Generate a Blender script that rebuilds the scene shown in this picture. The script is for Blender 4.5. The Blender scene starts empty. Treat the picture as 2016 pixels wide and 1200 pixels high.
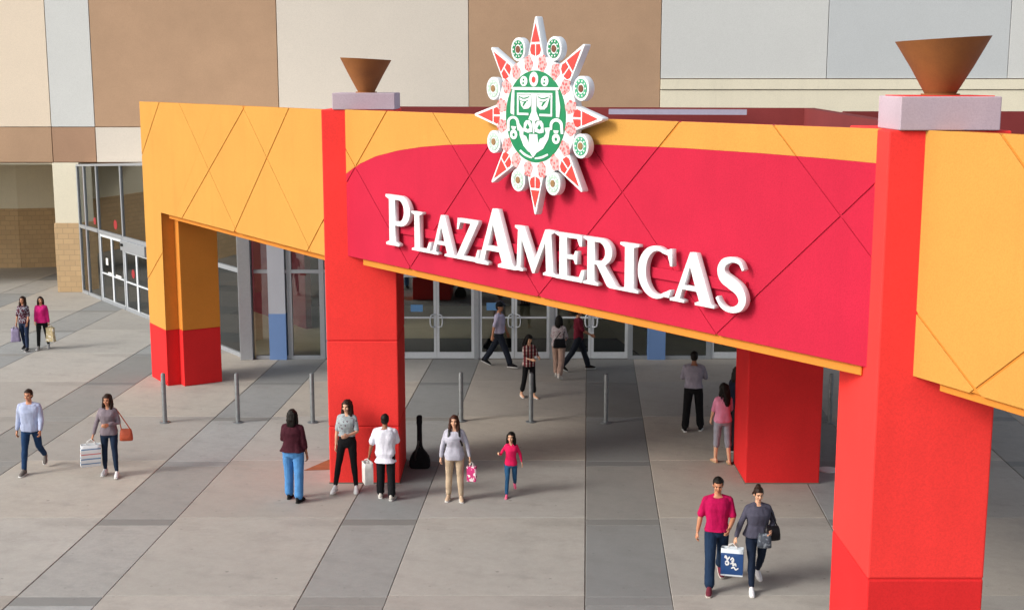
import bpy, bmesh, math, random
from mathutils import Vector, Matrix, noise
random.seed(7)
R = math.radians
scene = bpy.context.scene

# ------------------------------------------------------------------ camera
cam_d = bpy.data.cameras.new('camera'); cam = bpy.data.objects.new('camera', cam_d)
scene.collection.objects.link(cam); scene.camera = cam
cam_d.sensor_width = 36; cam_d.sensor_fit = 'HORIZONTAL'; cam_d.lens = 36 * 2575 / 2016
cam_d.clip_start = 0.1; cam_d.clip_end = 3000
cam.location = (0, 0, 7.8); cam.rotation_euler = (R(90 - 9.74), 0, 0)

# ------------------------------------------------------------------ sky and sun (hazy bright afternoon, sun low on the left)
SUN_EL, SUN_H = 31.5, (-1.0, -0.47)
world = bpy.data.worlds.new('World'); scene.world = world; world.use_nodes = True
wn = world.node_tree; wn.nodes.clear()
wo = wn.nodes.new('ShaderNodeOutputWorld'); wb = wn.nodes.new('ShaderNodeBackground'); ws = wn.nodes.new('ShaderNodeTexSky')
wh = wn.nodes.new('ShaderNodeHueSaturation')
ws.sky_type = 'NISHITA'; ws.sun_disc = False; ws.sun_elevation = R(SUN_EL)
ws.sun_rotation = math.atan2(SUN_H[0], SUN_H[1]); ws.air_density = 1.2; ws.dust_density = 3.5; ws.ozone_density = 1.0
wh.inputs['Saturation'].default_value = 0.45
wb.inputs['Strength'].default_value = 0.15
wn.links.new(ws.outputs[0], wh.inputs['Color']); wn.links.new(wh.outputs[0], wb.inputs[0]); wn.links.new(wb.outputs[0], wo.inputs[0])
sd = bpy.data.lights.new('sun', 'SUN'); sd.energy = 1.35; sd.angle = R(14.0); sd.color = (1.0, 0.955, 0.89)
sun = bpy.data.objects.new('sun', sd); scene.collection.objects.link(sun)
_h = math.hypot(*SUN_H); _c = math.cos(R(SUN_EL))
sun.rotation_euler = Vector((SUN_H[0] / _h * _c, SUN_H[1] / _h * _c, math.sin(R(SUN_EL)))).to_track_quat('Z', 'Y').to_euler()
sun.location = (-30, -14, 22)
vs = scene.view_settings
vs.view_transform = 'Standard'; vs.look = 'None'; vs.gamma = 1.0; vs.exposure = 0.54
scene.render.engine = 'CYCLES'
scene.cycles.use_denoising = True
scene.cycles.max_bounces = 6; scene.cycles.diffuse_bounces = 3; scene.cycles.caustics_reflective = False; scene.cycles.caustics_refractive = False

# ------------------------------------------------------------------ materials
def lin(c):
    if isinstance(c, str):
        c = [int(c[i:i + 2], 16) / 255 for i in (0, 2, 4)]
        return tuple(((x / 12.92) if x <= .04045 else ((x + .055) / 1.055) ** 2.4) for x in c)
    return tuple(c)
class NT:
    def __init__(s, name):
        s.m = bpy.data.materials.new(name); s.m.use_nodes = True; s.t = s.m.node_tree
        s.b = s.t.nodes['Principled BSDF']; s.out = s.t.nodes['Material Output']
    def n(s, typ, **k):
        x = s.t.nodes.new(typ)
        for a, v in k.items(): setattr(x, a, v)
        return x
    def l(s, a, b): s.t.links.new(a, b)
    def coord(s, which='Object'):
        return s.n('ShaderNodeTexCoord').outputs[which]
    def noise(s, vec, scale, detail=3, rough=.55, stretch=None):
        if stretch:
            mp = s.n('ShaderNodeMapping'); mp.inputs['Scale'].default_value = stretch; s.l(vec, mp.inputs[0]); vec = mp.outputs[0]
        t = s.n('ShaderNodeTexNoise'); t.inputs['Scale'].default_value = scale; t.inputs['Detail'].default_value = detail
        t.inputs['Roughness'].default_value = rough; s.l(vec, t.inputs['Vector']); return t.outputs['Fac']
    def ramp(s, fac, stops):
        r = s.n('ShaderNodeValToRGB'); e = r.color_ramp.elements
        while len(e) < len(stops): e.new(0.5)
        for x, (p, c) in zip(e, stops):
            x.position = p; x.color = (c, c, c, 1) if not hasattr(c, '__len__') else (*c[:3], 1)
        s.l(fac, r.inputs[0]); return r.outputs[0]
    def mix(s, fac, a, b, mode='MIX'):
        x = s.n('ShaderNodeMix', data_type='RGBA', blend_type=mode)
        for sock, v in ((x.inputs[0], fac), (x.inputs[6], a), (x.inputs[7], b)):
            if hasattr(v, 'is_linked') or hasattr(v, 'links'): s.l(v, sock)
            elif isinstance(v, (int, float)): sock.default_value = v
            else: sock.default_value = (*v[:3], 1)
        return x.outputs[2]
    def math(s, op, a, b=0.0):
        x = s.n('ShaderNodeMath', operation=op)
        for i, v in enumerate((a, b)):
            if isinstance(v, (int, float)): x.inputs[i].default_value = v
            else: s.l(v, x.inputs[i])
        return x.outputs[0]
    def bump(s, h, strength=.2, dist=.01):
        b = s.n('ShaderNodeBump'); b.inputs['Strength'].default_value = strength; b.inputs['Distance'].default_value = dist
        s.l(h, b.inputs['Height']); s.l(b.outputs[0], s.b.inputs['Normal'])
    def base(s, c):
        if isinstance(c, tuple): s.b.inputs['Base Color'].default_value = (*c[:3], 1)
        else: s.l(c, s.b.inputs['Base Color'])
    def rough(s, v): s.b.inputs['Roughness'].default_value = v

def sc(c, k): return tuple(x * k for x in c)
def stucco(name, col, var=.12, grain=48, bump=.35, streak=True, rough=.82):
    m = NT(name); c = lin(col); v = m.coord()
    f = m.noise(v, .9, 4)
    a = m.mix(m.ramp(f, [(.3, 0), (.7, 1)]), sc(c, 1 - var), sc(c, 1 + var * .5))
    if streak:
        st = m.noise(v, 1.0, 3, .6, (2.2, 2.2, .18))
        a = m.mix(m.math('MULTIPLY', m.ramp(st, [(.52, 0), (.75, 1)]), .22), a, sc(c, .72))
    fine = m.noise(v, grain, 2, .7)
    a = m.mix(m.math('MULTIPLY', m.ramp(fine, [(.3, 1), (.60, 0)]), .30), a, sc(c, .6))
    m.base(a); m.rough(rough); m.b.inputs['Specular IOR Level'].default_value = .14
    m.bump(fine, bump, .006); return m.m
def plain(name, col, rough=.6, metal=0, spec=.5, var=.06, scale=14):
    m = NT(name); c = lin(col)
    f = m.noise(m.coord(), scale, 3)
    m.base(m.mix(m.ramp(f, [(.3, 0), (.7, 1)]), sc(c, 1 - var), sc(c, 1 + var)))
    m.rough(rough); m.b.inputs['Metallic'].default_value = metal; m.b.inputs['Specular IOR Level'].default_value = spec
    return m.m
def concrete(name, col, dark, stain=.5, lo=.84, hi=(1.07, 1.05, 1.0)):
    m = NT(name); c = lin(col); v = m.coord()
    rnd = m.n('ShaderNodeObjectInfo').outputs['Random']
    f = m.noise(v, .35, 5, .6)
    a = m.mix(m.ramp(f, [(.32, 0), (.68, 1)]), lin(dark), c)
    tint = m.mix(rnd, sc(c, lo), tuple(x * y for x, y in zip(c, hi)))
    a = m.mix(.5, a, tint)
    a = m.mix(1.0, a, m.n('ShaderNodeObjectInfo').outputs['Color'], 'MULTIPLY')
    blot = m.noise(v, 1.7, 6, .7)
    a = m.mix(m.math('MULTIPLY', m.ramp(blot, [(.5, 0), (.72, 1)]), stain * .5), a, sc(lin(dark), .62))
    trail = m.noise(v, 1.3, 6, .72, (.8, 1.5, 1))
    a = m.mix(m.math('MULTIPLY', m.ramp(trail, [(.55, 0), (.8, 1)]), stain * .45), a, sc(lin(dark), .55))
    vo = m.n('ShaderNodeTexVoronoi'); vo.inputs['Scale'].default_value = 1.15; vo.inputs['Randomness'].default_value = 1; m.l(v, vo.inputs['Vector'])
    gum = m.ramp(vo.outputs['Distance'], [(.028, 1), (.045, 0)])
    a = m.mix(m.math('MULTIPLY', gum, .55), a, sc(lin(dark), .3))
    wet = m.noise(v, .55, 7, .72, (1, 1.7, 1))
    a = m.mix(m.math('MULTIPLY', m.ramp(wet, [(.54, 0), (.60, 1)]), stain * .30), a, sc(lin(dark), .7))
    warm = m.noise(v, .22, 3, .5)
    a = m.mix(m.math('MULTIPLY', m.ramp(warm, [(.45, 0), (.65, 1)]), .35), a, m.mix(1.0, a, (1.05, .985, .91), 'MULTIPLY'))
    vo2 = m.n('ShaderNodeTexVoronoi'); vo2.inputs['Scale'].default_value = 3.1; m.l(v, vo2.inputs['Vector'])
    a = m.mix(m.math('MULTIPLY', m.ramp(vo2.outputs['Distance'], [(.05, 1), (.09, 0)]), .32), a, sc(lin(dark), .4))
    mid = m.noise(v, 6, 5, .75)
    a = m.mix(m.math('MULTIPLY', m.ramp(mid, [(.42, 1), (.6, 0)]), .16), a, sc(lin(dark), .75))
    fine = m.noise(v, 55, 3, .75)
    a = m.mix(m.math('MULTIPLY', m.ramp(fine, [(.35, 1), (.5, 0)]), .28), a, sc(c, .45))
    a = m.mix(m.math('MULTIPLY', m.ramp(fine, [(.58, 0), (.72, 1)]), .25), a, sc(c, 1.25))
    m.base(a); m.l(m.ramp(blot, [(.3, .88), (.7, .62)]), m.b.inputs['Roughness'])
    m.b.inputs['Specular IOR Level'].default_value = .3
    m.bump(fine, .18, .004); return m.m
def brick_block(name, col, mortar):
    m = NT(name); v = m.coord()
    sep = m.n('ShaderNodeSeparateXYZ'); m.l(v, sep.inputs[0]); cmb = m.n('ShaderNodeCombineXYZ')
    m.l(m.math('ADD', sep.outputs[0], sep.outputs[1]), cmb.inputs[0]); m.l(sep.outputs[2], cmb.inputs[1])
    b = m.n('ShaderNodeTexBrick'); m.l(cmb.outputs[0], b.inputs['Vector'])
    b.inputs['Color1'].default_value = (*lin(col), 1); b.inputs['Color2'].default_value = (*sc(lin(col), .85), 1)
    b.inputs['Mortar'].default_value = (*lin(mortar), 1); b.inputs['Scale'].default_value = 1
    b.inputs['Brick Width'].default_value = .4; b.inputs['Row Height'].default_value = .2; b.inputs['Mortar Size'].default_value = .012
    f = m.noise(v, 8, 4)
    m.base(m.mix(.25, b.outputs['Color'], m.mix(f, sc(lin(col), .7), sc(lin(col), 1.15)))); m.rough(.9)
    m.bump(b.outputs['Fac'], -.4, .01); return m.m
def fabric(name, col, fold=7, var=.18, rough=.88, fleck=None):
    m = NT(name); c = lin(col); v = m.coord()
    f = m.noise(v, fold, 3, .6)
    a = m.mix(m.ramp(f, [(.3, 0), (.72, 1)]), sc(c, 1 - var), sc(c, 1 + var * .6))
    w = m.noise(v, 260, 2, .6)
    a = m.mix(m.math('MULTIPLY', m.ramp(w, [(.35, 1), (.6, 0)]), .2), a, sc(c, .6))
    if fleck:
        q = m.noise(v, fleck[1], 2, .5)
        a = m.mix(m.ramp(q, [(fleck[2], 0), (fleck[2] + .05, 1)]), a, lin(fleck[0]))
    m.base(a); m.rough(rough); m.b.inputs['Specular IOR Level'].default_value = .2
    m.bump(m.noise(v, 1, 3, .6, (17, 17, 10)), .45, .025); return m.m
def plaid(name, a, b, c):
    m = NT(name); v = m.coord()
    sep = m.n('ShaderNodeSeparateXYZ'); m.l(v, sep.inputs[0])
    s1 = m.math('SINE', m.math('MULTIPLY', sep.outputs[0], 75)); s2 = m.math('SINE', m.math('MULTIPLY', sep.outputs[2], 75))
    x = m.mix(m.ramp(s1, [(.5, 0), (.6, 1)]), lin(a), lin(b)); x = m.mix(m.math('MULTIPLY', m.ramp(s2, [(.5, 0), (.6, 1)]), .55), x, lin(c))
    m.base(x); m.rough(.9); m.bump(m.noise(v, 16, 3), .5, .02); return m.m
def banded(name, bands, base_col):
    """horizontal print bands along object z: [(z0, z1, colour)]"""
    m = NT(name); sep = m.n('ShaderNodeSeparateXYZ'); m.l(m.coord(), sep.inputs[0]); z = sep.outputs[2]; x = lin(base_col)
    for z0, z1, c in bands:
        f = m.math('MULTIPLY', m.math('GREATER_THAN', z, z0), m.math('LESS_THAN', z, z1)); x = m.mix(f, x, lin(c))
    m.base(x); m.rough(.55); m.bump(m.noise(m.coord(), 9, 2), .3, .02); return m.m
def glass(name, tint, refl=.28):
    m = NT(name); t = m.t; t.nodes.remove(m.b)
    tr = m.n('ShaderNodeBsdfTransparent'); tr.inputs[0].default_value = (*lin(tint), 1)
    gl = m.n('ShaderNodeBsdfGlossy'); gl.inputs['Roughness'].default_value = .015; gl.inputs[0].default_value = (.92, .95, .95, 1)
    fr = m.n('ShaderNodeFresnel'); fr.inputs[0].default_value = 1.5
    f = m.math('ADD', m.math('MULTIPLY', fr.outputs[0], 1.0), refl)
    bp = m.n('ShaderNodeBump'); bp.inputs['Strength'].default_value = .04; bp.inputs['Distance'].default_value = .02
    m.l(m.noise(m.coord(), .8, 2), bp.inputs['Height']); m.l(bp.outputs[0], gl.inputs['Normal'])
    mx = m.n('ShaderNodeMixShader'); m.l(f, mx.inputs[0]); m.l(tr.outputs[0], mx.inputs[1]); m.l(gl.outputs[0], mx.inputs[2])
    m.l(mx.outputs[0], m.out.inputs[0]); return m.m
def skin_mat(name, col):
    m = NT(name); c = lin(col); f = m.noise(m.coord(), 30, 3)
    m.base(m.mix(f, sc(c, .86), sc(c, 1.1))); m.rough(.5); m.b.inputs['Subsurface Weight'].default_value = .08
    m.b.inputs['Subsurface Radius'].default_value = (.02, .008, .004); m.b.inputs['Subsurface Scale'].default_value = .3
    return m.m
def hair_mat(name, col):
    m = NT(name); c = lin(col); f = m.noise(m.coord(), 1, 4, .7, (120, 120, 9))
    m.base(m.mix(f, sc(c, .45), sc(c, 1.4))); m.rough(.5); m.b.inputs['Specular IOR Level'].default_value = .18
    m.bump(f, .5, .01); return m.m

M = {}
M['yellow'] = stucco('yellow_stucco', (.555, .278, .060), .05); M['orange_red'] = stucco('orange_red_stucco', (.88, .048, .043), .08)
M['magenta'] = stucco('crimson_stucco', (.475, .016, .046), .08); M['lip'] = stucco('orange_trim', (.62, .225, .035), .08, streak=False)
M['base_red'] = stucco('base_red_stucco', (.68, .024, .026), .1)
M['maroon'] = stucco('maroon_parapet', '74302f'); M['membrane'] = plain('roof_membrane', 'b9b6c4', .8)
M['lavender'] = stucco('pale_lavender_stucco', 'b9a9b4')
M['wall_tan'] = stucco('tan_wall', (.455, .30, .195), .08, streak=False); M['wall_tan2'] = stucco('rosy_tan_wall', (.40, .25, .165), .08, streak=False)
M['wall_white'] = stucco('off_white_wall', (.66, .61, .54), .02, streak=False); M['wall_grey'] = stucco('cool_white_wall', (.62, .635, .625), .02, streak=False)
M['wall_grey2'] = stucco('cool_grey_wall', (.54, .57, .585), .02, streak=False); M['wall_cream'] = stucco('cream_wall', (.76, .65, .52), .02, streak=False); M['wall_ivory'] = stucco('ivory_wall', (.78, .73, .58), .04)
M['block'] = brick_block('tan_block', 'c4a67e', 'a08a6a')
M['conc'] = concrete('beige_concrete', (.41, .395, .368), (.305, .292, .27), .7); M['conc2'] = concrete('grey_concrete', (.30, .306, .302), (.215, .22, .216), .7, .82, (1.06, 1.08, 1.09))
M['joint'] = plain('joint_filler', '6a6359', .95); M['asphalt'] = plain('asphalt', '4a4a4a', .95, var=.2, scale=3)
M['alu'] = plain('aluminium_frame', 'a7adb4', .42, .55, var=.04); M['alu_white'] = plain('white_frame', 'c4cad0', .5, 0, var=.04)
M['steel'] = plain('galvanised_steel', '868b8e', .45, .7, var=.14, scale=9)
M['glass'] = glass('tinted_glass', (.88, .92, .90), .06); M['glass2'] = glass('storefront_glass', (.72, .71, .70), .09)
M['blue_paint'] = stucco('blue_column_paint', '7595c8', .05, streak=False); M['pale_paint'] = stucco('pale_column_paint', 'b5bac4', .05, streak=False)
M['lobby_floor'] = plain('lobby_floor_tile', 'c2b596', .45, var=.12, scale=1.2); M['lobby_wall'] = plain('lobby_wall_maroon', '74303c', .8, var=.15)
M['lobby_dark'] = plain('lobby_dark', '1c1a1a', .85)
M['white'] = plain('white_sign_enamel', 'd9dde0', .35, var=.02); M['side_white'] = plain('sign_return', 'c9ccd4', .45, var=.03)
M['red_vinyl'] = plain('red_vinyl', 'd23a34', .4, var=.08); M['green_vinyl'] = plain('green_vinyl', '00784a', .4, var=.06)
M['pale_green'] = plain('faded_green_vinyl', 'a9c4b4', .4, var=.1, scale=40); M['tan_vinyl'] = plain('tan_vinyl', '8a6a42', .5, var=.2, scale=60); M['brown_vinyl'] = plain('brown_vinyl', '6b3a24', .5, var=.2, scale=60)
M['mid_green'] = plain('mid_green_vinyl', '3f9a72', .4, var=.2, scale=60)
m = NT('rose_vinyl'); vo = m.n('ShaderNodeTexVoronoi'); vo.inputs['Scale'].default_value = 22; m.l(m.coord(), vo.inputs['Vector'])
m.base(m.mix(m.ramp(vo.outputs['Distance'], [(.25, 0), (.6, 1)]), lin('d64a4c'), lin('eda6a6'))); m.rough(.4); M['rose'] = m.m
m = NT('rusted_steel'); v = m.coord(); f = m.noise(v, 2.2, 6, .65); g = m.noise(v, 45, 3, .7)
m.base(m.mix(m.math('MULTIPLY', g, .5), m.mix(m.ramp(f, [(.3, 0), (.7, 1)]), lin('6e4020'), lin('8a5426')), lin('99632f'))); m.rough(.85); m.bump(g, .3, .006); M['rust'] = m.m
M['case'] = fabric('black_case_cloth', '17181b'); M['black'] = plain('black_plastic', '151515', .5)
M['flashing'] = plain('lavender_flashing', '8e8a9a', .7)
M['brown_patch'] = plain('brown_ground_patch', '84502f', .8, var=.15, scale=5)
M['sign_blue'] = plain('blue_notice', '5f8fc0', .4); M['sign_red'] = plain('red_decal', '98202a', .4); M['paper'] = plain('white_paper', 'd8d8d6', .6)

# ------------------------------------------------------------------ mesh helpers
class MB:
    def __init__(s): s.v = []; s.f = []
    def add(s, vs_, fs_):
        o = len(s.v); s.v += [tuple(x) for x in vs_]; s.f += [tuple(i + o for i in f) for f in fs_]; return s
    def box(s, x0, x1, y0, y1, z0, z1, T=None):
        p = [(x, y, z) for z in (z0, z1) for y in (y0, y1) for x in (x0, x1)]
        if T: p = [T(*q) for q in p]
        f = [(0, 2, 3, 1), (4, 5, 7, 6), (0, 1, 5, 4), (2, 6, 7, 3), (0, 4, 6, 2), (1, 3, 7, 5)]
        return s.add(p, f)
    def prism(s, poly, z0, z1):
        n = len(poly); a = sum(poly[i][0] * poly[(i + 1) % n][1] - poly[(i + 1) % n][0] * poly[i][1] for i in range(n))
        if a < 0: poly = poly[::-1]
        p = [(x, y, z0) for x, y in poly] + [(x, y, z1) for x, y in poly]
        f = [tuple(range(n))[::-1], tuple(range(n, 2 * n))] + [(i, (i + 1) % n, n + (i + 1) % n, n + i) for i in range(n)]
        return s.add(p, f)
    def lathe(s, prof, c, n=24, ax=None):
        p = []; f = []
        for r, z in prof:
            for k in range(n):
                a = 2 * math.pi * k / n; p.append((c[0] + r * math.cos(a), c[1] + r * math.sin(a), c[2] + z))
        m_ = len(prof)
        for i in range(m_ - 1):
            for k in range(n): f.append((i * n + k, i * n + (k + 1) % n, (i + 1) * n + (k + 1) % n, (i + 1) * n + k))
        f.append(tuple(range(n))[::-1]); f.append(tuple(range((m_ - 1) * n, m_ * n)))
        return s.add(p, f)
    def tube(s, pts, rad, n=10, flat=(1, 1), up=None):
        pts = [Vector(p) for p in pts]; N = len(pts)
        if not hasattr(rad, '__len__'): rad = [rad] * N
        P = []; F = []; ref = Vector(up) if up else None
        rings = []
        for i, p in enumerate(pts):
            t = (pts[min(i + 1, N - 1)] - pts[max(i - 1, 0)]).normalized()
            if ref is None:
                ref = Vector((0, 1, 0)) if abs(t.y) < .9 else Vector((1, 0, 0))
            b = t.cross(ref)
            if b.length < 1e-4: b = t.cross(Vector((1, .1, 0)))
            b.normalize(); a = b.cross(t).normalized(); ref = a
            rings.append((p, b, a, rad[i], t))
        ex = [(rings[0][0] - rings[0][4] * rings[0][3] * .75, rings[0][1], rings[0][2], rings[0][3] * .6, 0)] + rings + [(rings[-1][0] + rings[-1][4] * rings[-1][3] * .75, rings[-1][1], rings[-1][2], rings[-1][3] * .6, 0)]
        for p, b, a, r, _ in ex:
            for k in range(n):
                q = 2 * math.pi * k / n; P.append(p + b * (r * flat[0] * math.cos(q)) + a * (r * flat[1] * math.sin(q)))
        m_ = len(ex)
        for i in range(m_ - 1):
            for k in range(n): F.append((i * n + k, (i + 1) * n + k, (i + 1) * n + (k + 1) % n, i * n + (k + 1) % n))
        F.append(tuple(range(n))); F.append(tuple(range((m_ - 1) * n, m_ * n))[::-1])
        return s.add(P, F)
    def ell(s, c, r, T=None, n=14, m_=9):
        P = []; F = []
        P.append((c[0], c[1], c[2] - r[2]))
        for i in range(1, m_):
            th = math.pi * i / m_ - math.pi / 2
            for k in range(n):
                q = 2 * math.pi * k / n; P.append((c[0] + r[0] * math.cos(th) * math.cos(q), c[1] + r[1] * math.cos(th) * math.sin(q), c[2] + r[2] * math.sin(th)))
        P.append((c[0], c[1], c[2] + r[2]))
        if T: P = [T(Vector(p)) for p in P]
        for k in range(n): F.append((0, 1 + (k + 1) % n, 1 + k))
        for i in range(m_ - 2):
            for k in range(n): F.append((1 + i * n + k, 1 + i * n + (k + 1) % n, 1 + (i + 1) * n + (k + 1) % n, 1 + (i + 1) * n + k))
        L = len(P) - 1
        for k in range(n): F.append((L, 1 + (m_ - 2) * n + k, 1 + (m_ - 2) * n + (k + 1) % n))
        return s.add(P, F)
    def rings(s, rs):
        n = len(rs[0]); P = [p for r in rs for p in r]; F = []
        for i in range(len(rs) - 1):
            for k in range(n): F.append((i * n + k, i * n + (k + 1) % n, (i + 1) * n + (k + 1) % n, (i + 1) * n + k))
        F.append(tuple(range(n))[::-1]); F.append(tuple(range((len(rs) - 1) * n, len(rs) * n)))
        return s.add(P, F)
    def mesh(s, name):
        me = bpy.data.meshes.new(name); me.from_pydata(s.v, [], s.f); me.validate(); me.update(); return me
    def build(s, name, mat, parent=None, smooth=None, bevel=0):
        return link(name, s.mesh(name), mat, parent, smooth, bevel)
def link(name, me, mat, parent=None, smooth=None, bevel=0):
    o = bpy.data.objects.new(name, me); scene.collection.objects.link(o)
    if mat is not None:
        for x in (mat if isinstance(mat, list) else [mat]): me.materials.append(x)
    if smooth is not None:
        me.polygons.foreach_set('use_smooth', [True] * len(me.polygons))
        if smooth < 180: me.set_sharp_from_angle(angle=R(smooth))
    if bevel:
        b = o.modifiers.new('bevel', 'BEVEL'); b.width = bevel; b.segments = 2; b.limit_method = 'ANGLE'; b.angle_limit = R(40)
    if parent is not None: attach(o, parent)
    return o
def wmat(o):
    m_ = o.matrix_basis.copy()
    if o.parent: m_ = wmat(o.parent) @ o.matrix_parent_inverse @ m_
    return m_
def attach(o, parent):
    o.parent = parent; o.matrix_parent_inverse = wmat(parent).inverted()
def tag(o, label, cat, group=None):
    o['label'] = label; o['category'] = cat
    if group: o['group'] = group
    return o
def thing(name, loc, label, cat, group=None, rz=0):
    o = bpy.data.objects.new(name, None); scene.collection.objects.link(o); o.empty_display_size = .2
    o.location = loc; o.rotation_euler = (0, 0, rz); return tag(o, label, cat, group)
def structure(o): o['kind'] = 'structure'; return o
class Wall:
    """vertical plane frame: u along, w out of the face, z up"""
    def __init__(s, p0, p1):
        s.p = Vector(p0); d = Vector(p1) - s.p; s.L = d.length; s.d = d.normalized(); n = Vector((s.d.y, -s.d.x)); s.n = n if n.y < 0 else -n
    def __call__(s, u, w, z):
        q = s.p + s.d * u + s.n * w; return (q.x, q.y, z)
def wbox(mb, W, u0, u1, w0, w1, z0, z1): return mb.box(u0, u1, w0, w1, z0, z1, T=W)
# ================================================================== GROUND AND PAVEMENT
structure(MB().add([(-600, -600, -.03), (600, -600, -.03), (600, 900, -.03), (-600, 900, -.03)], [(0, 1, 2, 3)]).build('ground', M['asphalt']))
pave = structure(MB().add([(-45, 4, -.012), (45, 4, -.012), (45, 62, -.012), (-45, 62, -.012)], [(0, 1, 2, 3)]).build('pavement', M['joint']))
K = .0574; ROW = 3.62; Y0 = 22.70
def slab_mesh(w, l, g=.006, t=.018, b=.008):
    """sheared concrete slab: joints run towards the entrance at a slight angle"""
    mb = MB(); P = []
    for inset, z in ((0, -t), (0, -b * .8), (b, 0)):
        x0, x1, y0, y1 = g + inset, w - g - inset, g + inset, l - g - inset
        P += [(x0 + K * y0, y0, z), (x1 + K * y0, y0, z), (x1 + K * y1, y1, z), (x0 + K * y1, y1, z)]
    F = []
    for i in range(2):
        for k in range(4): F.append((i * 4 + k, i * 4 + (k + 1) % 4, i * 4 + 4 + (k + 1) % 4, i * 4 + 4 + k))
    F.append((8, 9, 10, 11)); return mb.add(P, F).mesh('slab')
PER = 4.36; SW = 1.33
XS = [-7.39 + PER * k for k in range(-7, 8)]
CL = .34
wide = slab_mesh(PER - SW, ROW); strip = slab_mesh(SW, ROW - CL, .007); short = slab_mesh(SW, CL, .004)
wide.materials.append(M['conc']); strip.materials.append(M['conc2']); short.materials.append(M['conc2'])
rs = random.Random(3)
def lay(me, x, y, k):
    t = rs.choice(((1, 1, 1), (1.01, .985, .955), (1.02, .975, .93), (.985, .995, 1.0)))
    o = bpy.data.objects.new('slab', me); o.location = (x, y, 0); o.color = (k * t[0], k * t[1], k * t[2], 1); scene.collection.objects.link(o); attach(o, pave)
for r in range(-5, 10):
    y = Y0 + ROW * r
    for i, x0 in enumerate(XS):
        xa = x0 + K * (y - Y0)
        if abs(xa) > 44: continue
        if y > 46 and xa > -6: continue
        if y > 37 and xa > -4: continue
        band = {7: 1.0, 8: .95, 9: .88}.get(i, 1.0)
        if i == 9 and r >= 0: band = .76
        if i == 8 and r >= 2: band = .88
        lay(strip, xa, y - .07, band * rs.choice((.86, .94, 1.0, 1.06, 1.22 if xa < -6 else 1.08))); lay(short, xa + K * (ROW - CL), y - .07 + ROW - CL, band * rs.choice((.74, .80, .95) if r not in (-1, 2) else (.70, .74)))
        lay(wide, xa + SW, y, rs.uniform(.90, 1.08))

# ================================================================== BACK BUILDING
bld = thing('store_building', (0, 48.3, 0), 'large windowless building with tan, white and grey wall panels behind the canopy', 'building')
YB = 48.3
def panel(x0, x1, z0, z1, mat, y=YB, d=.12, name='wall_panel'):
    return MB().box(x0 + .012, x1 - .012, y, y + d, z0 + .012, z1 - .012).build(name, M[mat], bld, bevel=.008)
MB().box(-30, 34, YB + .10, YB + .5, 4.80, 15.0).build('backing_wall', M['wall_tan2'], bld)
MB().box(-15.2, 34, YB + .10, YB + .5, 0, 4.80).build('lower_wall', M['wall_tan2'], bld)
for x0, x1, z0, z1, mt in [(-23.5, -16.87, 6.11, 10.9, 'wall_cream'), (-30, -23.5, 6.11, 10.9, 'wall_tan'), (-16.87, -15.27, 6.11, 10.9, 'wall_grey'), (-15.27, -8.51, 6.11, 10.9, 'wall_tan'),
                          (-23.5, -16.87, 4.82, 6.11, 'wall_tan'), (-30, -23.5, 4.82, 6.11, 'wall_cream'), (-16.87, -15.27, 4.82, 6.11, 'wall_tan2'), (-15.27, -8.51, 4.82, 6.11, 'wall_white'),
                          (-8.51, -1.57, 6.11, 10.9, 'wall_white'), (-1.57, 5.4, 6.11, 10.9, 'wall_tan'), (-8.51, -1.57, 4.82, 6.11, 'wall_tan'), (-1.57, 5.4, 4.82, 6.11, 'wall_white'),
                          (5.4, 11.44, 7.85, 10.9, 'wall_grey'), (11.44, 18.02, 7.85, 10.9, 'wall_grey2'), (18.02, 25, 7.85, 10.9, 'wall_grey'), (25, 34, 7.85, 10.9, 'wall_grey2'),
                          (-30, -16.87, 10.9, 15, 'wall_white'), (-16.87, -1.57, 10.9, 15, 'wall_tan2'), (-1.57, 5.4, 10.9, 15, 'wall_white'), (5.4, 18.02, 10.9, 15, 'wall_grey'), (18.02, 34, 10.9, 15, 'wall_grey2')]:
    panel(x0, x1, z0, z1, mt)
MB().box(5.41, 34, YB - .06, YB + .11, 7.47, 7.83).build('band_course', M['wall_ivory'], bld, bevel=.01)
MB().box(5.41, 34, YB - .02, YB + .11, 5.6, 7.45).build('band_course', M['wall_ivory'], bld, bevel=.01)
MB().box(-30, 34, YB + .5, YB + 26, 4.81, 14.6).build('building_mass', M['wall_tan2'], bld); MB().box(-15.2, 34, YB + .5, YB + 26, 0, 4.8).build('building_mass', M['wall_tan2'], bld)
# recessed entrance bay on the far left with its pier
MB().box(-16.92, -15.95, YB - .0, YB + .9, 2.58, 4.81).build('pier_upper', M['wall_ivory'], bld, bevel=.01)
MB().box(-16.97, -15.90, YB - .04, YB + .95, 0, 2.58).build('pier_base', M['block'], bld, bevel=.01)
MB().box(-30, -15.9, YB + .12, YB + 7.2, 4.74, 4.80).build('soffit', M['wall_ivory'], bld)
MB().box(-30, -20.7, 54.7, 55, 2.5, 4.74).build('alcove_wall', M['wall_ivory'], bld)
MB().box(-30, -20.7, 54.66, 55, 0, 2.5).build('alcove_block_base', M['block'], bld)
MB().box(-30, -25, YB + .1, YB + .5, 0, 4.80).build('lower_wall', M['block'], bld)  # added wall stretch outside the view, blocks sun from the alcove
Wal = Wall((-20.7, 54.7), (-16.7, 55.7))
wbox(MB(), Wal, 0, 4.2, -.3, 0, 2.5, 4.74).build('alcove_wall', M['wall_ivory'], bld); wbox(MB(), Wal, 0, 4.2, -.3, .04, 0, 2.5).build('alcove_block_base', M['block'], bld)
MB().box(-16.9, -16.6, YB + .9, 55.6, 0, 4.74).build('alcove_wall', M['block'], bld)

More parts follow.
